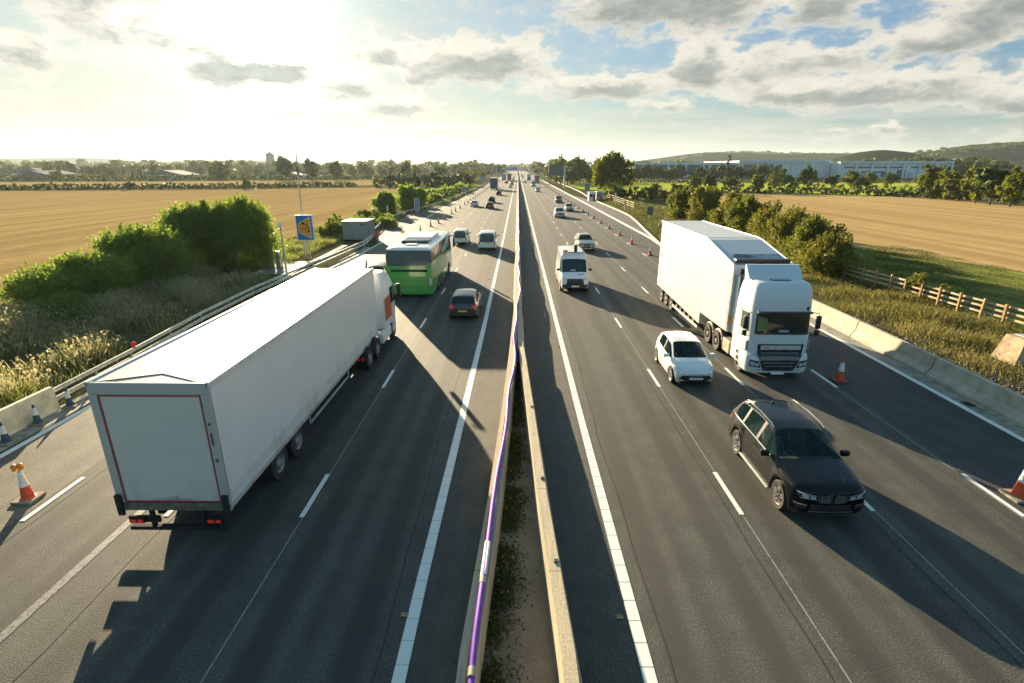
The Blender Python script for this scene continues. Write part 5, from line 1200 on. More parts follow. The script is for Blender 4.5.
mpv = dict(golf); mpv.update(dict(L=4.6, W=1.86, H=1.92, r=.33, zb=.2, wt=.80, cowl=1.45, rf=.85, rg0=-2.28, rg1=-2.12, sg=(-2.0,1.3), pil=[(.05,.18),(-1.0,-.88)], fo=.85, ro=.90, bow=.14, bowr=.05,
    T=[(-2.3,.95),(-2.28,1.15),(-2.22,1.20),(-2.12,1.82),(-1.9,1.88),(-.5,1.92),(.5,1.90),(.85,1.84),(1.45,1.18),(1.8,1.06),(2.15,.92),(2.3,.7)],
    belt=[(-2.3,.92),(-2.1,1.12),(-.9,1.12),(.8,1.08),(1.45,1.04),(2.0,.86),(2.3,.6)],
    plan=[(-2.3,.93),(-2.2,.965),(-1.5,1.0),(.8,1.0),(1.5,.97),(2.1,.9),(2.3,.84)], st=[-2.28,-2.22,-2.12,-2.0,-1.0,-.88,-.4,.05,.18,.85,.95,1.1,1.3,1.45,1.55,1.8,2.15], mirror=(1.12,1.2), shut=[1.1,.1,-.9], handle=[.3,-.6],mm=M['black'],
    patches=[P('headlight','lens',[(.48,.68),(.80,.72),(.82,.90),(.5,.84)],mir=True,off=.01,nx=5), P('lower_grille','black',[(-.6,.26),(.6,.26),(.55,.46),(-.55,.46)],off=.01), P('upper_grille','black',[(-.42,.68),(.42,.68),(.42,.80),(-.42,.80)],off=.01), P('number_plate','plate',[(-.26,.5),(.26,.5),(.26,.61),(-.26,.61)],off=.02,nz=1),
    P('rear_light','red',[(.70,.68),(.86,.68),(.85,1.02),(.70,1.02)],s=-1,mir=True,off=.01,nx=3), P('number_plate','yellow',[(-.27,.80),(.27,.80),(.27,.92),(-.27,.92)],s=-1,off=.022,nz=1), P('rear_bumper','black',[(-.84,.26),(.84,.26),(.84,.42),(-.84,.42)],s=-1,off=.012,nz=3,nx=12)]))
van = dict(mpv); van.update(dict(L=5.4, W=2.0, H=2.55, r=.35, zb=.26, wt=.84, cowl=1.92, rf=1.32, rg0=9, rg1=9, sg=(.75,1.75), pil=[], fo=.95, ro=1.05, bow=.12, bowr=.03, glass=M['dglass'], rear=False,
    T=[(-2.7,2.2),(-2.66,2.45),(-2.5,2.52),(0,2.55),(.75,2.53),(1.02,2.42),(1.32,2.10),(1.92,1.34),(2.2,1.20),(2.5,1.05),(2.64,.95),(2.7,.7)],
    belt=[(-2.7,1.3),(1.0,1.28),(1.92,1.18),(2.4,.95),(2.7,.62)], plan=[(-2.7,.96),(-2.6,1.0),(1.5,1.0),(2.1,.96),(2.5,.9),(2.7,.84)],
    st=[-2.66,-2.5,-1,0,.62,.75,1.02,1.32,1.42,1.6,1.75,1.92,2.02,2.2,2.5], mirror=(1.55,1.42), shut=[1.55,.68,-.6], handle=[.8], mm=M['black'],
    patches=[P('headlight','lens',[(.56,.86),(.84,.90),(.86,1.06),(.60,1.0)],mir=True,off=.01,nx=5), P('front_grille','black',[(-.60,.58),(.60,.58),(.54,.98),(-.54,.98)],off=.012,nz=6), P('front_bumper','black',[(-.97,.30),(.97,.30),(.97,.60),(-.97,.60)],off=.012,nz=4,nx=14), P('number_plate','plate',[(-.26,.44),(.26,.44),(.26,.55),(-.26,.55)],off=.03,nz=1),
    P('bonnet_vent','black',[(-.62,1.19),(-.18,1.19),(-.18,1.22),(-.62,1.22)],off=.012,nz=1), P('rear_light','red',[(.84,.9),(.94,.9),(.94,1.4),(.84,1.4)],s=-1,mir=True,off=.01,nx=3), P('dash_paper','plate',[(-.08,1.42),(.28,1.42),(.26,1.47),(-.06,1.47)],off=.008,nz=1)]))
PI = math.pi

suv_t, bvs = car('parked_car', '', 'car', suv, M['blackp'], (8.40,14.42,0), PI, 1.10)
suv_t.name = 'black_suv'; suv_t.scale = (1.10,1.05,1.12); tag(suv_t, 'glossy black SUV with silver roof rails in the nearest right-hand lane', 'car'); CH['black_suv'] = kids(suv_t)
for sx in (-1,1):
    MB().tube([(sx*.66,-1.6,1.62),(sx*.67,-1.5,1.69),(sx*.68,-.6,1.73),(sx*.675,.1,1.70),(sx*.67,.28,1.64)], .02, 8).build('roof_rail', M['chrome'], suv_t, smooth=True)
    MB().box(sx*.97-.03,sx*.97+.03,-.85,1.05,.235,.30,.01).build('side_step', M['steel'], suv_t)
for sx in (-1,1):
    cr = []
    for k in range(12):
        yy_ = 1.30+k*.07; h_, n_, _, _ = bvs.ray_cast(Vector((sx*(.56-.018*k), yy_, 5)), Vector((0,0,-1))); cr.append(tuple(h_+Vector((0,0,-.006))))
    MB().tube(cr, .018, 8).build('bonnet_crease', M['blackp'], suv_t, smooth=True)
MB().lathe([(.06,0),(.05,.03),(.015,.07),(0,.08)], (0,-1.35,1.635)).build('aerial_fin', M['blackp'], suv_t, smooth=True)
hat, _ = car('white_hatchback', 'small white hatchback between the white lorry and the black SUV', 'car', hatch, M['white'], (7.80,23.3,0), PI, 1.12)
MB().tube([(0,.05,1.47),(0,-.0,1.56)], .008, 6).build('aerial', M['black'], hat)
golf_t, _ = car('dark_hatchback', 'dark hatchback with yellow rear plate and lit tail lamps behind the coach', 'car', golf, paint('dark_green_black_paint', (.022,.03,.026), .2), (-3.45,34.15,0), 0, 1.09)
MB().tube([(0,-1.2,1.41),(0,-1.3,1.5)], .008, 6).build('aerial', M['black'], golf_t)
mp1, _ = car('white_people_carrier', 'white people carrier level with the coach front in the outer left lane', 'van', mpv, M['white'], (-3.52,63.2,0), 0, 1.14)
van_t, _ = car('white_works_van', 'white works van with amber beacon bar and black roof stack facing the camera', 'van', van, M['white'], (4.42,42.6,0), PI, 1.13, interior=False)
MB().box(.45,.75,1.0,1.2,2.56,2.72,.03).build('beacon', M['amber'], van_t); MB().box(-.8,.8,.95,1.05,2.53,2.56).build('beacon_bar', M['black'], van_t)
MB().box(-.26,-.02,.55,.8,2.54,3.0,.03).build('roof_stack', M['black'], van_t); MB().box(-.72,-.6,.95,1.05,2.56,2.64).build('beacon', M['red'], van_t)
CH[van_t.name] = kids(van_t)
gv = 'cars and vans in the distance on the motorway'
W_, B_, Sv, Gy, Cr = M['white'], M['blackp'], M['silver'], M['grey'], M['cream']
def sw(src, dst): return {src.name: dst}
dup(mp1, (-7.15,67.8,0), 0, 'smaller white van in the middle lane right of the coach roof', gv, .98)
dup(suv_t, (7.9,63.0,0), PI, 'pale car following just behind the white works van', gv, 1.05, sw(B_, Cr))
dup(suv_t, (8.1,105.6,0), PI, 'dark silver car with lit front first of the three beyond the pale car', gv, 1.05, sw(B_, Sv))
dup(golf_t, (11.4,121,0), PI, 'pale gold car in the slow right lane beside the cones', gv, 1.12, {golf_t.children[0].material_slots[0].material.name if False else 'dark_green_black_paint': Cr})
dup(suv_t, (11.2,150,0), PI, 'grey car farthest of the three near the right row of cones', gv, 1.05, sw(B_, Gy))
dup(golf_t, (-10.75,134.5,0), 0, 'small white car in the left slow lane far beyond the coach', gv, 1.05, {'dark_green_black_paint': W_})
dup(golf_t, (-6.6,128,0), 0, 'nearer of two dark cars close together in the left middle lane', gv, 1.08)
dup(suv_t, (-7.2,150,0), 0, 'farther of two dark cars close together in the left middle lane', gv, 1.0)
dup(suv_t, (-6.6,190,0), 0, 'dark car in the left middle lane just behind the far blue lorry', gv, 1.02)
dup(golf_t, (7.9,217,0), PI, 'pale car alone in the right middle lane far off', gv, 1.1, {'dark_green_black_paint': Cr})
dup(van_t, (7.7,275,0), PI, 'blue and white van far off in the right middle lane', gv, 1.15)
farl = 'tiny distant car among the far traffic near the vanishing point'
for x, y, src, c in [(-3.6,262,golf_t,W_),(-3.4,300,suv_t,Gy),(-7,330,golf_t,B_),(-10.6,262,suv_t,B_),(-3.4,390,golf_t,W_),(-7.4,420,suv_t,W_),(-3.5,470,golf_t,Sv),(-7.2,520,golf_t,W_),(4.4,345,golf_t,Gy),(8.2,470,suv_t,B_),(4.3,520,golf_t,W_),(11,350,golf_t,Cr),(4.4,640,suv_t,W_)]:
    dup(src, (x,y,0), 0 if x < 0 else PI, farl, 'tiny far traffic', 1.08, {'dark_green_black_paint': c, 'black_paint': c})
mar = paint('maroon_paint', (.06,.014,.014), .2)
dc = dup(golf_t, (-11.75,44.6,0), 0, 'dark maroon car in the slow lane mostly hidden by the green coach', gv, 1.08, {'dark_green_black_paint': mar}); 

# ================================================================== LORRIES AND COACH
def ring_loft(rings, nc=4):
    """rings: (z, x0, x1, y0, y1, front radius, back radius)"""
    V = []; 
    for z, x0, x1, y0, y1, rf_, rb in rings:
        cs = [(x1-rb,y0+rb,rb,-90),(x1-rf_,y1-rf_,rf_,0),(x0+rf_,y1-rf_,rf_,90),(x0+rb,y0+rb,rb,180)]
        for cx, cy, rr, a0 in cs:
            for k in range(nc+1):
                a = R(a0+90*k/nc); V.append((cx+rr*math.cos(a), cy+rr*math.sin(a), z))
    n = 4*(nc+1); F = [(i*n+k, i*n+(k+1)%n, (i+1)*n+(k+1)%n, (i+1)*n+k) for i in range(len(rings)-1) for k in range(n)]
    F += [tuple(range(n))[::-1], tuple((len(rings)-1)*n+k for k in range(n))]
    return MB().add(V, F)
def truck_wheel(t, x, y, r, side, rim, wd=.32):
    ty = MB().lathe([(r*.56,-wd/2+.02),(r*.93,-wd/2),(r,-wd/2+.03),(r,wd/2-.03),(r*.93,wd/2),(r*.56,wd/2-.02)], (0,0,0), 'x', 28, False).build('wheel', M['rubber'], t, smooth=True); ty.location = (x,y,r)
    s = side; q = MB(); pr = [(r*.56,s*(wd/2-.015)),(r*.53,s*(wd/2-.03)),(r*.50,s*(wd/2-.10)),(r*.30,s*(wd/2-.12)),(r*.28,s*(wd/2-.02)),(r*.12,s*(wd/2-.0)),(0,s*(wd/2))]
    q.lathe(pr if s > 0 else pr[::-1], (0,0,0), 'x', 24, False); q.build('rim', rim, ty, smooth=True)
    dp = [(r*.49,s*(wd/2-.095)),(r*.30,s*(wd/2-.115))]; q = MB().lathe(dp if s > 0 else dp[::-1], (0,0,0), 'x', 24, False); q.build('wheel_dish', M['hubd'] if rim is not M['hubd'] else M['under'], ty, smooth=True)
    q = MB()
    for k in range(10):
        a = 2*math.pi*k/10; q.tube([(s*(wd/2-.12),r*.40*math.cos(a),r*.40*math.sin(a)),(s*(wd/2-.075),r*.40*math.cos(a),r*.40*math.sin(a))], .02, 6)
    q.build('wheel_nuts', M['chrome'], ty); return ty
def panelmat(name, col, dirt=.5, lines='z', seam=None, stain=(.28,.27,.23)):
    m = bpy.data.materials.new(name); m.use_nodes = True; t = NT(m.node_tree); b = t.n['Principled BSDF']
    tcn = t.node('ShaderNodeTexCoord'); v = tcn.outputs['Object']; x, y, z = t.sep(v)
    n1 = t.noise(t.comb(t.m('MULTIPLY', x, 2), t.m('MULTIPLY', y, 1.2), t.m('MULTIPLY', z, .35)), 1.5, 7, .65); n2 = t.noise(v, .8, 4, .6)
    low = t.smooth(z, 2.2, .9, .1, .9)
    c = t.mix(t.m('MULTIPLY', t.m('MULTIPLY', t.smooth(n1, .42, .72), low), dirt), col, stain)
    c = t.mix(t.smooth(n2, .4, .6, 0, .15), c, tuple(k*.8 for k in col))
    if seam:
        ax = y if seam[0] == 'y' else z
        fr = t.m('ABSOLUTE', t.m('SUBTRACT', t.m('FRACT', t.m('MULTIPLY', ax, 1/seam[1])), .5)); c = t.mix(t.smooth(fr, .5-.006/seam[1]*1.6, .5-.002, 0, seam[2]), c, tuple(k*.45 for k in col))
    t.put(b.inputs['Base Color'], c); b.inputs['Roughness'].default_value = .38; b.inputs['Coat Weight'].default_value = .25; b.inputs['Coat Roughness'].default_value = .2
    MATS[name] = m; return m
M['rail_pale'] = mat('pale_alloy_rail', (.62,.66,.68), .4, .2, var=.1)
M['tp'] = panelmat('trailer_side_white', (.76,.77,.75), .5, seam=('y',1.2,.12)); M['tpr'] = panelmat('trailer_roof_white', (.56,.54,.48), .35, seam=('y',1.2,.35))
M['tdoor'] = panelmat('trailer_door_grey', (.62,.60,.53), .5, seam=('z',.85,.35)); M['tframe'] = panelmat('trailer_frame', (.46,.46,.43), .9)
M['stripe'] = mat('red_marker_tape', (.33,.05,.035), .5, var=.25, vscale=8); M['ctw'] = panelmat('double_deck_side', (.66,.645,.59), .35)
M['hub'] = mat('lorry_hub', (.30,.30,.29), .5, .5, var=.25, vscale=8); M['hubd'] = mat('dirty_hub', (.16,.14,.11), .6, .3, var=.3, vscale=8)

# ---- left lorry: trailer seen from behind
t = thing('articulated_trailer', 'long white box trailer with roller rear door framed in red, nearest on the left', 'trailer', (-8.73,11.3,0))
Wd, Ln, z0, z1 = 1.44, 14.9, .98, 4.36
b = MB(); b.box(-Wd,Wd,.06,Ln,z0,z1); b.build('trailer_box', M['tp'], t)
b = MB(); b.add([(-Wd+.04,.02,z1+.004),(Wd-.04,.02,z1+.004),(Wd-.04,Ln,z1+.004),(-Wd+.04,Ln,z1+.004),(0,.62,z1+.012),(0,Ln,z1+.012)], [(0,1,4),(1,2,5,4),(0,4,5,3),(2,3,5)]); b.build('roof_skin', M['tpr'], t)
b = MB(); b.tube([(-Wd+.05,.03,z1+.02),(0,.62,z1+.022),(Wd-.05,.03,z1+.012)], .014, 6); b.build('roof_seam', M['grey'], t)
for sx in (-1,1):
    b = MB(); b.box(sx*Wd-.05,sx*Wd+.05,.0,Ln,z1-.09,z1+.05,.02); b.build('cant_rail', M['rail_pale'], t)
    b = MB(); b.box(sx*Wd-.03,sx*Wd+.03,.0,Ln,z0-.05,z0+.10,.01); b.build('side_rail', M['tframe'], t)
    b = MB()
    for zz in (1.16,1.24,1.32,1.40): b.box(sx*Wd-.008,sx*Wd+.008,.05,Ln-.05,zz,zz+.018)
    for k in range(46): b.box(sx*Wd-.008,sx*Wd+.008,.15+k*.31,.165+k*.31,z1-.20,z1-.185)
    b.build('rivet_lines', M['tframe'], t)
b = MB(); b.box(-Wd-.01,Wd+.01,0,.1,z1-.26,z1+.03,.01); b.build('rear_header', M['tframe'], t)
for sx in (-1,1):
    b = MB(); b.box(min(sx*Wd,sx*(Wd-.20)),max(sx*Wd,sx*(Wd-.20)),-.01,.09,z0-.12,z1-.265,.01); b.build('rear_post', M['tframe'], t)
    b = MB(); b.box(sx*(Wd-.08)-.08,sx*(Wd-.08)+.08,-.09,-.012,z0-.22,z0+.38,.02); b.build('buffer', M['rubber'], t)
b = MB(); b.box(-Wd+.21,Wd-.21,.015,.055,z0+.13,z1-.27); b.build('roller_door', M['tdoor'], t)
for x0,x1,a0,a1 in ((-Wd+.21,Wd-.21,z1-.32,z1-.28),(-Wd+.21,Wd-.21,z0+.135,z0+.175),(-Wd+.21,-Wd+.25,z0+.18,z1-.325),(Wd-.25,Wd-.21,z0+.18,z1-.325)):
    b = MB(); b.box(x0,x1,.004,.0145,a0,a1); b.build('marker_tape', M['stripe'], t)
b = MB(); b.box(-.14,.14,-.02,.014,z0+.20,z0+.30,.01); b.box(-.5,-.2,-.01,.012,z0+.205,z0+.235); b.box(.2,.5,-.01,.012,z0+.205,z0+.235); b.build('door_latch', M['galv'], t)
b = MB(); b.box(Wd-.14,Wd-.10,-.03,-.012,2.75,3.1); b.box(Wd-.15,Wd-.08,-.03,-.012,3.3,3.36); b.box(Wd-.13,Wd-.07,-.03,-.012,2.3,2.38); b.build('door_gear', M['hubd'], t)
b = MB(); b.box(-Wd+.02,Wd-.02,-.02,.1,z0-.10,z0+.12,.01); b.build('rear_sill', M['hubd'], t)
b = MB(); b.box(-1.25,1.25,-.05,.10,.30,.40,.01); b.box(-1.25,-.45,-.02,.04,.52,.70); b.box(.75,1.25,-.02,.04,.52,.70); b.box(-.7,-.6,.0,.08,.35,.9); b.box(.6,.7,.0,.08,.35,.9); b.build('underrun_bar', M['under'], t)
for sx in (-1,1):
    b = MB(); b.box(sx*1.0-.2,sx*1.0+.2,-.09,-.025,.54,.68,.01); o = b.build('rear_lamp', M['under'], t)
    b = MB(); b.box(sx*1.0-.17,sx*1.0-.02,-.10,-.091,.57,.65); b.box(sx*1.0+.03,sx*1.0+.16,-.10,-.091,.57,.65); b.build('red_lens', M['redlit'], o)
for k in range(7):
    b = MB(); b.box(Wd+.031,Wd+.045,1.1+k*2.05,1.18+k*2.05,z0-.03,z0+.02); b.build('side_marker', M['amber'], t)
b = MB()
for sx in (-1,1): b.box(sx*.55-.08,sx*.55+.08,.2,Ln-.5,.62,.93)
for k in range(8): b.box(-1.2,1.2,1+k*1.6,1.12+k*1.6,.80,.93)
b.build('chassis', M['under'], t)
for y_ in (2.85,4.25):
    for sx in (-1,1): truck_wheel(t, sx*(Wd-.20), y_, .55, sx, M['hub'], .38)
    b = MB().tube([(-1.1,y_,.55),(1.1,y_,.55)], .09, 10); b.build('axle', M['under'], t)
for sx in (-1,1):
    b = MB(); b.box(sx*1.30-.02,sx*1.30+.02,5.6,10.1,.86,.96); b.box(sx*1.30-.02,sx*1.30+.02,5.6,10.1,.44,.54); b.box(sx*1.30-.02,sx*1.30+.02,5.58,5.66,.44,.98); b.box(sx*1.30-.02,sx*1.30+.02,10.04,10.12,.44,.98); b.build('side_guard', M['tframe'], t)
    b = MB(); b.box(sx*1.05-.25,sx*1.05+.25,5.05,5.12,.3,.85); b.build('mudflap', M['rubber'], t)
b = MB(); b.box(-.5,.5,10.4,10.9,.3,.9,.03); b.build('landing_gear', M['under'], t)
# tractor of the left lorry
t = thing('lorry_tractor', 'white lorry cab with an orange band pulling the nearest left trailer', 'lorry cab', (-8.36,26.95,0))
cabm = panelmat('cab_white', (.74,.75,.74), .25); M['cab_or'] = mat('cab_orange', (.62,.10,.03), .4, var=.1, coat=.4)
ring_loft([(.95,-1.30,1.30,.0,2.45,.3,.12),(1.5,-1.33,1.33,.0,2.5,.3,.12),(2.0,-1.33,1.33,.0,2.46,.3,.12),(3.05,-1.31,1.31,.0,2.28,.32,.14),(3.55,-1.25,1.25,.05,1.9,.35,.2),(3.95,-1.15,1.15,.15,1.2,.3,.25)]).build('cab_body', cabm, t, smooth=True)
for sx in (-1,1):
    b = MB(); b.box(sx*1.334-.006,sx*1.334+.006,.02,1.3,1.40,2.60); b.build('orange_band', M['cab_or'], t)
    b = MB(); b.prism([(1.2,2.05),(2.15,2.05),(1.95,2.95),(1.2,2.95)], sx*1.335-.006, sx*1.335+.008, 'x'); b.build('side_window', M['dglass'], t)
    b = MB(); b.box(sx*1.58-.1,sx*1.58+.1,2.25,2.45,2.1,2.95,.03); b.box(min(sx*1.3,sx*1.5),max(sx*1.3,sx*1.5),2.3,2.36,2.85,2.9); b.build('mirror', M['black'], t)
    b = MB(); b.box(sx*1.2-.16,sx*1.2+.16,-.9,.9,.42,.92,.05); b.build('fuel_tank', cabm, t)
    b = MB(); b.tube([(sx*1.12,-2.0+.62*math.cos(a),.52+.60*math.sin(a)) for a in [R(x) for x in range(10,171,20)]], .03, 6); b.build('mudguard', M['black'], t)
b = MB(); b.prism([(-1.15,2.05),(1.15,2.05),(1.1,3.0),(-1.1,3.0)], 2.40, 2.52, 'y'); b.build('windscreen', M['dglass'], t)
ring_loft([(.35,-1.30,1.30,1.5,2.5,.25,.05),(.96,-1.31,1.31,1.5,2.5,.28,.05)]).build('bumper', cabm, t, smooth=True)
b = MB(); b.box(-.45,.45,-4.0,1.4,.62,.95); b.box(-.9,.9,-3.2,-1.8,.9,.97); b.build('chassis', M['under'], t)
b = MB(); b.box(-1.2,1.2,-4.15,-4.08,.62,.86); b.build('tail_bar', M['under'], t)
for sx in (-1,1): b = MB(); b.box(sx*1.08-.14,sx*1.08-.04,-4.17,-4.151,.68,.78); b.box(sx*1.08+.06,sx*1.08+.16,-4.17,-4.151,.68,.78); b.build('tail_lamp', M['redlit'], t)
for y_, w_ in ((-3.3,.42),(-1.85,.34),(1.75,.32)):
    for sx in (-1,1): truck_wheel(t, sx*(1.30-w_/2), y_, .53, sx, M['hub'], w_)

# ---- right lorry: tall double deck trailer and high cab, facing the camera
t = thing('double_deck_trailer', 'tall white trailer with a roof sloping down behind the white cab on the right', 'trailer', (11.78,38.45,0), PI)
# local +Y forward (towards the camera)
Wd = 1.43; Ln = 13.45
prof = [(0,1.0),(9.5,.74),(9.5,1.42),(Ln,1.48),(Ln,4.62),(Ln-.12,4.78),(9.7,5.50),(9.2,5.56),(0,5.58)]
b = MB(); b.prism(prof, -Wd, Wd, 'x'); b.build('trailer_box', M['ctw'], t)
M['roofbl'] = panelmat('trailer_roof_blue_white', (.45,.48,.50), .4, seam=('y',1.2,.3), stain=(.1,.1,.1))
b = MB(); b.add([(-Wd+.03,0.02,5.586),(Wd-.03,0.02,5.586),(Wd-.03,9.2,5.566),(-Wd+.03,9.2,5.566)], [(0,1,2,3)]); b.add([(-Wd+.03,9.72,5.503),(Wd-.03,9.72,5.503),(Wd-.03,Ln-.13,4.79),(-Wd+.03,Ln-.13,4.79)], [(0,1,2,3)]); b.build('roof_skin', M['roofbl'], t)
b = MB(); b.add([(-Wd+.25,Ln-1.25,5.108+.01),(Wd-.3,Ln-1.25,5.108+.01),(Wd-.2,Ln-.14,4.803),(-Wd+.1,Ln-.14,4.803)], [(0,1,2,3)]); b.build('soot_stain', mat('roof_soot', (.42,.45,.47), .6, col2=(.07,.075,.08), vscale=1.3), t)
for sx in (-1,1):
    b = MB(); b.tube([(sx*Wd,0,5.57),(sx*Wd,9.2,5.55),(sx*Wd,9.7,5.49),(sx*Wd,Ln-.1,4.77),(sx*Wd,Ln,4.6)], .045, 8); b.build('cant_rail', M['cone_w'], t, smooth=True)
    b = MB(); b.box(sx*Wd-.02,sx*Wd+.02,Ln-.25,Ln+.03,1.5,4.6,.01); b.build('front_post', M['galv'], t)
    b = MB(); b.box(sx*(Wd-.04)-.02,sx*(Wd-.04)+.02,4.1,9.2,.36,.52,.01); b.build('side_guard', M['cone_w'], t)
b = MB(); b.box(-1.3,1.3,Ln-.55,Ln-.2,4.86,5.02,.04); b.box(-1.1,1.1,Ln+.01,Ln+.07,4.35,4.62,.02); b.box(-1.35,-1.2,Ln+.01,Ln+.08,2.2,2.5); b.build('front_vent', M['black'], t)
b = MB(); b.box(-Wd,Wd,Ln+.002,Ln+.02,1.5,4.3); b.build('bulkhead', M['galv'], t)
b = MB(); b.box(1.24,1.40,Ln+.022,Ln+.08,1.8,2.3); b.build('orange_box', M['amber'], t)
b = MB(); b.box(-.6,.6,.3,9.3,.55,.73); b.build('chassis', M['under'], t)
b = MB(); b.box(-1.1,1.1,0,.1,.4,.55); b.build('underrun_bar', M['under'], t)
for y_ in (1.15,2.4,3.65):
    for sx in (-1,1): truck_wheel(t, sx*(Wd-.22), y_, .47, sx, M['hub'], .36)
for k in range(5):
    b = MB(); b.box(Wd-.06,Wd-.02,4.9+k*.85,5.2+k*.85,.52,.74); b.build('side_bracket', M['hubd'], t)
t = thing('lorry_tractor', 'white lorry cab with a big black grille heading for the camera on the right', 'lorry cab', (11.84,22.5,0), PI)
# local: cab front at y = 0, back towards -y
cabw = panelmat('cab_pearl_white', (.60,.65,.67), .15)
cabr = ring_loft([(1.15,-1.34,1.34,-2.1,-.02,.36,.1),(1.7,-1.35,1.35,-2.12,.0,.40,.1),(2.12,-1.35,1.35,-2.12,-.01,.44,.1),(3.12,-1.33,1.33,-2.12,-.10,.46,.12),(3.3,-1.33,1.33,-2.12,-.10,.46,.14),(3.80,-1.30,1.30,-2.12,-.14,.46,.2),(4.15,-1.26,1.26,-2.1,-.24,.46,.3),(4.32,-1.18,1.18,-2.05,-.40,.40,.3),(4.38,-1.05,1.05,-2.0,-.62,.36,.3)], 6)
cabo = cabr.build('cab_body', cabw, t, smooth=True); bm = bmesh.new(); bm.from_mesh(cabo.data)
cbv = BVHTree.FromBMesh(bm); bm.free()
bp = ring_loft([(.30,-1.36,1.36,-.9,.06,.34,.05),(.42,-1.40,1.40,-.9,.10,.36,.05),(.95,-1.41,1.41,-.95,.10,.36,.05),(1.14,-1.38,1.38,-.95,.02,.32,.05)], 6)
bpo = bp.build('bumper', cabw, t, smooth=True); bm = bmesh.new(); bm.from_mesh(bpo.data); bbv = BVHTree.FromBMesh(bm); bm.free()
patch(cbv, [(-1.20,2.10),(1.20,2.10),(1.17,3.10),(-1.17,3.10)], 'y', 1, .010, 'windscreen_surround', M['dlens'], t, 20, 8)
patch(cbv, [(-1.12,2.18),(1.12,2.18),(1.09,3.02),(-1.09,3.02)], 'y', 1, .022, 'windscreen', M['dglass2'] if 'dglass2' in M else M['dglass'], t, 20, 8)
patch(cbv, [(-.25,2.22),(.2,2.22),(.2,2.32),(-.25,2.32)], 'y', 1, .030, 'dash_papers', mat('dash_paper_blue', (.25,.35,.45), .5, var=.2), t, 3, 1)
patch(cbv, [(.72,2.3),(1.12,2.26),(1.1,2.9),(.75,2.85)], 'y', 1, .028, 'painted_sun_patch', mat('sunlit_curtain_paint', (.16,.19,.07), .8, var=.3, vscale=4), t, 3, 3)  # sun on the cab curtain put in as an olive panel over the glass
b = MB(); b.box(-1.2,1.2,-.22,.03,3.06,3.16,.02); b.build('sun_visor', M['dlens'], t)
patch(cbv, [(-.99,1.155),(.99,1.155),(1.03,1.66),(-1.03,1.66)], 'y', 1, .014, 'grille_upper', M['dlens'], t, 12, 5)
patch(bbv, [(-.68,.42),(.68,.42),(.99,1.13),(-.99,1.13)], 'y', 1, .014, 'grille_lower', M['dlens'], t, 12, 6)
b = MB(); b.box(-.90,.90,.02,.06,1.40,1.60,.02); b.build('chrome_bar', mat('bright_bar', (.55,.55,.52), .35, .2, var=.1), t)
b = MB(); b.box(-.97,.97,.0,.115,1.07,1.20,.02); b.build('grille_bridge', M['dlens'], t)
b = MB(); b.box(.52,.72,.061,.066,1.49,1.53); b.build('badge', M['chrome'], t)
for k in range(5):
    zz = 1.26-.155*k; wx_ = .86-.045*k*k*.35; b = MB(); b.box(-wx_,wx_,.08 if k else .03,.135 if k else .07,zz-.014,zz+.012,.005); b.build('grille_slat', mat('slat_grey', (.28,.30,.31), .4, .3, var=.1), t)
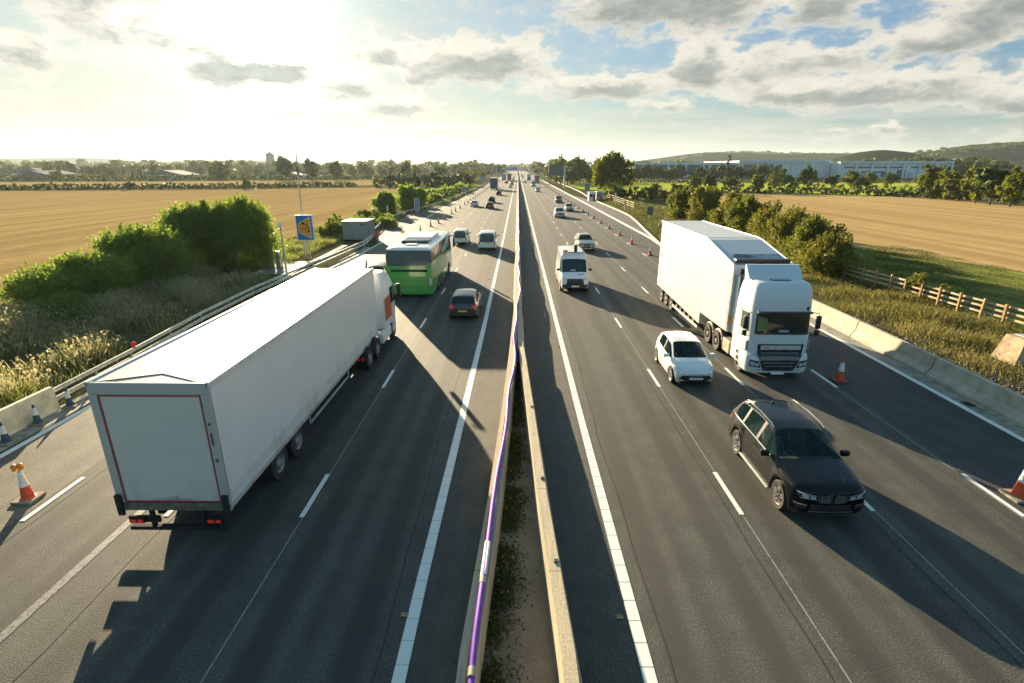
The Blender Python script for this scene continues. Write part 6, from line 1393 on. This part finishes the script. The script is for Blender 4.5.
for sx in (-1,1):
    patch(bbv, [(sx*.80,.56),(sx*1.30,.62),(sx*1.28,.94),(sx*.92,.88)], 'y', 1, .014, 'headlight', M['dlens'], t, 6, 3)
    patch(bbv, [(sx*.90,.63),(sx*1.06,.64),(sx*1.06,.81),(sx*.92,.80)], 'y', 1, .022, 'headlight_ring', M['lens'], t, 3, 2); patch(bbv, [(sx*1.09,.66),(sx*1.26,.68),(sx*1.25,.87),(sx*1.09,.84)], 'y', 1, .022, 'headlight_ring', M['lens'], t, 3, 2)
    patch(bbv, [(sx*.75,.42),(sx*1.0,.44),(sx*1.0,.52),(sx*.78,.50)], 'y', 1, .014, 'fog_lamp', M['lens'], t, 3, 2)
    q = MB(); q.box(sx*1.40-.05,sx*1.40+.02*sx,-.55,-.3,1.25,1.75,.03); q.build('corner_deflector', M['galv'], t)
    q = MB(); q.prism([(-.45,2.15),(-1.25,2.15),(-1.25,2.98),(-.62,2.98)], sx*1.378-.012, sx*1.378+.006, 'x'); q.build('side_window', M['dglass'], t)
    q = MB(); q.prism([(-.36,1.2),(-1.35,1.2),(-1.35,1.212),(-.36,1.212)], sx*1.384-.006, sx*1.384+.004, 'x'); q.prism([(-1.35,1.2),(-1.365,1.2),(-1.365,3.0),(-1.35,3.0)], sx*1.384-.006, sx*1.384+.004, 'x'); q.build('door_gap', M['black'], t)
    q = MB(); q.box(sx*1.62-.10,sx*1.62+.10,-.28,-.14,2.32,2.92,.035); q.box(sx*1.62-.10,sx*1.62+.10,-.28,-.14,2.02,2.26,.03); q.tube([(sx*1.36,-.3,3.05),(sx*1.60,-.2,3.02),(sx*1.62,-.2,2.9)], .02, 6); q.tube([(sx*1.37,-.3,2.0),(sx*1.6,-.2,1.98),(sx*1.62,-.2,2.1)], .02, 6); q.build('mirror', M['black'], t, smooth=True)
    q = MB(); q.box(min(sx*1.1,sx*1.39),max(sx*1.1,sx*1.39),-1.95,-.95,.45,1.16,.03); q.build('step_panel', cabw, t)
    q = MB(); q.box(min(sx*1.391,sx*1.40),max(sx*1.391,sx*1.40),-1.25,-1.0,.55,.75); q.box(min(sx*1.391,sx*1.40),max(sx*1.391,sx*1.40),-1.3,-1.05,.85,1.0); q.build('step', M['black'], t)
    q = MB(); q.box(sx*1.12-.22,sx*1.12+.22,-3.15,-2.25,.35,1.0,.04); q.build('fuel_tank', mat('dusty_tank', (.38,.33,.25), .5, .3, var=.25), t)
    q = MB(); q.prism([(-2.12,1.5),(-2.75,1.5),(-2.75,4.2),(-2.12,4.35)], sx*1.32-.03, sx*1.32+.03, 'x'); q.build('side_deflector', cabw, t)
    for yy in (-4.0,-5.3):
        q = MB(); ang = [R(a) for a in range(0,181,15)]; q.tube([(sx*1.2,yy+.60*math.cos(a),.50+.60*math.sin(a)) for a in ang], .09, 6); q.build('mudguard', mat('mudguard_dusty', (.24,.22,.18), .7, var=.2), t, smooth=True)
q = MB(); q.prism([(-1.30,4.36),(-1.42,4.45),(-1.85,4.93),(-1.95,4.93),(-2.0,4.2)], -1.22, 1.22, 'x'); q.build('roof_deflector', cabw, t)
q = MB(); q.box(-.42,.42,-1.12,-.80,4.372,4.42,.01); q.build('roof_hatch', M['dlens'], t)
q = MB(); q.box(-.30,.30,.13,.155,.25,.38,.01); q.build('number_plate', M['plate'], t)
q = MB(); q.lathe([(.0,0),(.06,.02),(.06,.14),(0,.18)], (-1.0,-.12,3.2)); q.build('roof_camera', M['black'], t)
q = MB(); q.tube([(-.6,.02,2.13),(-.1,.03,2.16),(.3,.04,2.14)], .012, 5); q.build('wiper', M['black'], t)
q = MB(); q.box(-.45,.45,-6.0,-1.5,.6,.98); q.build('chassis', M['under'], t)
for y_, w_ in ((-1.28+.0,.33),(-4.0,.36),(-5.3,.42)):
    for sx in (-1,1): truck_wheel(t, sx*(1.36-w_/2), y_ if y_ < -2 else -1.0, .50, sx, M['hubd'], w_)

# ---- green coach
t = thing('coach', 'bright green coach with white roof in the left middle lane', 'coach', (-7.92,37.8,0))
Wd = 1.68; Ln = 11.9; M['green'] = paint('coach_green', (.035,.34,.05), 0., .3, .10); M['croof'] = panelmat('coach_roof_white', (.70,.72,.70), .4)
body = ring_loft([(.32,-Wd+.02,Wd-.02,0.02,Ln,.25,.12),(.6,-Wd,Wd,0,Ln+.02,.3,.14),(2.0,-Wd,Wd,.02,Ln,.3,.14),(2.62,-Wd,Wd,.06,Ln-.05,.3,.16)], 5); body.build('coach_body', M['green'], t, smooth=True)
M['coachglass'] = mat('coach_glass', (.018,.028,.028), .12, var=.15, coat=.3)
gl = ring_loft([(2.622,-Wd+.012,Wd-.012,.07,Ln-.05,.3,.16),(3.50,-Wd+.04,Wd-.04,.24,Ln-.35,.3,.18)], 5); gl.build('window_band', M['coachglass'], t, smooth=True)
rf_ = ring_loft([(3.502,-Wd+.03,Wd-.03,.23,Ln-.34,.3,.18),(3.60,-Wd+.08,Wd-.08,.26,Ln-.5,.3,.2),(3.66,-Wd+.28,Wd-.28,.42,Ln-.8,.3,.25),(3.70,-Wd+.5,Wd-.5,.6,Ln-1.1,.3,.25)], 5); rf_.build('roof', M['croof'], t, smooth=True)
for sx in (-1,1):
    q = MB(); q.prism([(.10,.9),(.32,.9),(.36,3.3),(.24,3.3)], sx*(Wd-.05)-.05, sx*(Wd-.05)+.06, 'x'); q.build('corner_pillar', mat('coach_pillar', (.20,.10,.09), .4, var=.2), t)
    q = MB(); q.box(sx*(Wd-.14)-.05,sx*(Wd-.14)+.05,-.015,.05,1.0,1.45,.02); q.build('rear_light', M['red'], t)
    q = MB(); q.prism([(8.6,2.3),(Ln-.4,2.1),(Ln-.5,3.3),(9.2,3.3),(8.2,2.75)], sx*Wd-.03, sx*Wd+.012, 'x'); q.build('front_side_glass', M['coachglass'], t)
    q = MB(); q.tube([(sx*(Wd-.0),y_,z_) for y_, z_ in ((5.6,2.62),(7.2,2.75),(8.3,3.1),(9.6,3.45),(Ln-.6,3.45))], .05, 6); q.build('glass_trim', M['croof'], t, smooth=True)
    for k in range(5):
        q = MB(); q.box(sx*(Wd-.02)-.02,sx*(Wd-.02)+.012,1.6+k*1.45,1.66+k*1.45,2.62,3.48); q.build('window_pillar', M['black'], t)
    q = MB(); q.box(sx*(Wd+.002)-.004,sx*(Wd+.002)+.006,.3,Ln-.4,.50,.53); q.build('skirt_line', M['black'], t)
    for yy, rr in ((3.3,.5),(4.65,.5),(9.6,.5)):
        q = MB(); q.prism([(yy+.6*math.cos(R(a)), .5+.6*math.sin(R(a))) for a in range(-15,196,15)], sx*Wd-.004, sx*Wd+.006, 'x'); q.build('wheel_arch', M['under'], t)
        truck_wheel(t, sx*(Wd-.15), yy, rr, sx, M['hub'], .34)
    q = MB(); q.box(sx*(Wd+.22)-.09,sx*(Wd+.22)+.09,Ln-.1,Ln+.1,2.1,2.9,.04); q.tube([(sx*(Wd-.2),Ln-.3,3.2),(sx*(Wd+.2),Ln,3.15),(sx*(Wd+.22),Ln,2.9)], .04, 6); q.build('mirror', M['black'], t)
q = MB(); q.prism([(-Wd+.15,2.40),(Wd-.15,2.40),(Wd-.2,3.2),(Wd-.4,3.42),(-Wd+.4,3.42),(-Wd+.2,3.2)], 0, .09, 'y'); o = q.build('rear_window', M['coachglass'], t)
for v in o.data.vertices: v.co.y += (v.co.z-2.40)*.17-.0
q = MB(); q.box(-Wd+.35,Wd-.35,-.02,.03,1.98,2.14,.02); q.build('engine_grille', M['under'], t)
for z_ in (1.3,.85): q = MB(); q.box(-Wd+.2,Wd-.2,-.006,.02,z_,z_+.014); q.build('panel_gap', M['under'], t)
q = MB(); q.box(Wd-.2,Wd-.05,-.04,-.0,1.0,1.5,.01); q.build('emblem_panel', mat('coach_emblem', (.5,.45,.6), .4, var=.3, vscale=12), t)
q = MB(); q.box(-1.05,1.05,2.6,4.6,3.70,3.88,.08); q.build('air_unit', M['coachglass'], t, smooth=True); q = MB(); q.box(-1.05,1.05,4.6,8.2,3.70,3.90,.06); q.build('air_unit_cover', M['croof'], t)
for yy in (1.7,9.3): q = MB(); q.box(-.4,.4,yy-.35,yy+.35,3.70,3.78,.02); q.build('roof_hatch', M['croof'], t)
# ---- distant lorries
def box_lorry(lab, x, y, rz, m, mr, w_=2.7, h_=4.3, l_=12, cab=M['white']):
    t = thing('box_lorry', lab, 'lorry', (x,y,0), rz, 'lorries far along the motorway')
    b = MB(); b.box(-w_/2,w_/2,-l_/2,l_/2-2.6,1.05,h_,.03); b.build('cargo_box', m, t)
    b = MB(); b.box(-w_/2-.02,w_/2+.02,-l_/2-.02,l_/2-2.58,h_+.002,h_+.12); b.build('roof', mr, t)
    ring_loft([(.5,-1.25,1.25,l_/2-2.2,l_/2,.25,.1),(2.0,-1.27,1.27,l_/2-2.2,l_/2,.25,.1),(3.3,-1.2,1.2,l_/2-2.2,l_/2-.3,.3,.1)]).build('cab_body', cab, t)
    b = MB(); b.box(-1.1,1.1,l_/2-.12,l_/2+.02,1.8,2.8); b.build('windscreen', M['dglass'], t)
    b = MB(); b.box(-1.0,1.0,l_/2-.02,l_/2+.03,.6,1.5); b.build('grille', M['black'], t)
    b = MB(); b.box(-.5,.5,-l_/2+.3,l_/2-.5,.6,1.04); b.build('chassis', M['under'], t)
    for sx in (-1,1):
        for yy in (-l_/2+1.8,-l_/2+3.2,l_/2-1.4): truck_wheel(t, sx*1.1, yy, .5, sx, M['hub'])
    return t
navy = mat('lorry_navy', (.03,.07,.14), .5, var=.15); brown = mat('lorry_brown', (.14,.09,.05), .5, var=.15)
box_lorry('dark blue backed lorry with white roof edge in the far left slow lane', -10.3, 238, 0, navy, M['sw'], 3.0, 4.9)
box_lorry('grey blue lorry behind others at the far left near the vanishing point', -10.0, 395, 0, M['cabb'], M['sw'], 3.0, 5.0); box_lorry('brown sided lorry beside the far grey blue one', -6.4, 410, 0, brown, M['sw'], 3.0, 5.0)
box_lorry('dark fronted lorry far off in the right slow lane', 11.2, 330, PI, M['shedd'], M['sw'], 2.9, 4.8, cab=M['grey']); box_lorry('pale blue and white lorry farthest off on the right', 7.8, 400, PI, M['shed'], M['sw'], 3.0, 4.8)

# ================================================================== DRIVERS
def driver(name, label, loc, top, rz=PI, sc=1.):
    t = thing(name, label, 'person', loc, rz, None, sc)
    me = bpy.data.meshes.new('body')
    J = [((0,0,0),.15),((0,0,.2),.145),((0,.0,.42),.15),((0,0,.52),.06),((0,.01,.60),.055),((0,.02,.70),.088),((0,.01,.80),.078),
         ((.17,0,.44),.065),((.24,.08,.24),.05),((.18,.32,.25),.036),((.15,.42,.30),.034),((-.17,0,.44),.065),((-.24,.08,.24),.05),((-.18,.32,.25),.036),((-.15,.42,.30),.034),
         ((.1,.15,-.02),.10),((.12,.5,.02),.075),((.12,.62,-.3),.05),((-.1,.15,-.02),.10),((-.12,.5,.02),.075),((-.12,.62,-.3),.05)]
    E = [(0,1),(1,2),(2,3),(3,4),(4,5),(5,6),(2,7),(7,8),(8,9),(9,10),(2,11),(11,12),(12,13),(13,14),(0,15),(15,16),(16,17),(0,18),(18,19),(19,20)]
    me.from_pydata([j[0] for j in J], E, []); o = bpy.data.objects.new('tmp', me); C.objects.link(o)
    o.modifiers.new('k', 'SKIN'); sv = me.skin_vertices[0].data
    for i, j in enumerate(J): sv[i].radius = (j[1], j[1])
    sv[0].use_root = True; md = o.modifiers.new('s', 'SUBSURF'); md.levels = 2
    dg = bpy.context.evaluated_depsgraph_get(); m2 = bpy.data.meshes.new_from_object(o.evaluated_get(dg)); bpy.data.objects.remove(o)
    sk = mat('skin', (.42,.25,.17), .6, var=.08)
    m2.materials.clear(); m2.materials.append(top); m2.materials.append(sk)
    for p in m2.polygons:
        c = p.center; p.material_index = 1 if (c.z > .55 or (c.y > .2 and c.z > .15)) else 0; p.use_smooth = True
    link('body', m2, None, t)
    MB().lathe([(.092,.0),(.098,.05),(.085,.10),(.04,.135),(0,.14)], (0,-.005,.71), n=18).build('hair', mat('dark_hair', (.03,.02,.015), .8, var=.2), t, smooth=True)
    MB().lathe([(.0,.0),(.014,.01),(.012,.03),(0,.05)], (0,.105,.685), n=8).build('nose', sk, t)
    return t
pale = mat('pale_shirt', (.45,.42,.35), .8, var=.1); teal = mat('dark_shirt', (.05,.08,.09), .8, var=.1)
# right-hand seat; cars face the camera so the driver sits towards -x
driver('person', 'driver in a dark top at the wheel of the black SUV', (8.42-.38,14.62-.02,.62), teal)
driver('person', 'driver in a pale top at the wheel of the small white hatchback', (7.74-.38,23.72+.18,.55), pale)
for tname in ('body',): pass

# ================================================================== HAZE
hz = MB().box(-6500,6500,-250,6500,-4,180).mesh('haze')
hm = bpy.data.materials.new('haze_air'); hm.use_nodes = True; t = NT(hm.node_tree); t.n.clear()
pv = t.node('ShaderNodeVolumePrincipled'); pv.inputs['Density'].default_value = 5.5e-5; pv.inputs['Color'].default_value = (.80,.94,1.0,1); pv.inputs['Anisotropy'].default_value = .4
t.l.new(pv.outputs[0], t.node('ShaderNodeOutputMaterial').inputs['Volume'])
kind(link('haze', hz, hm), 'stuff')
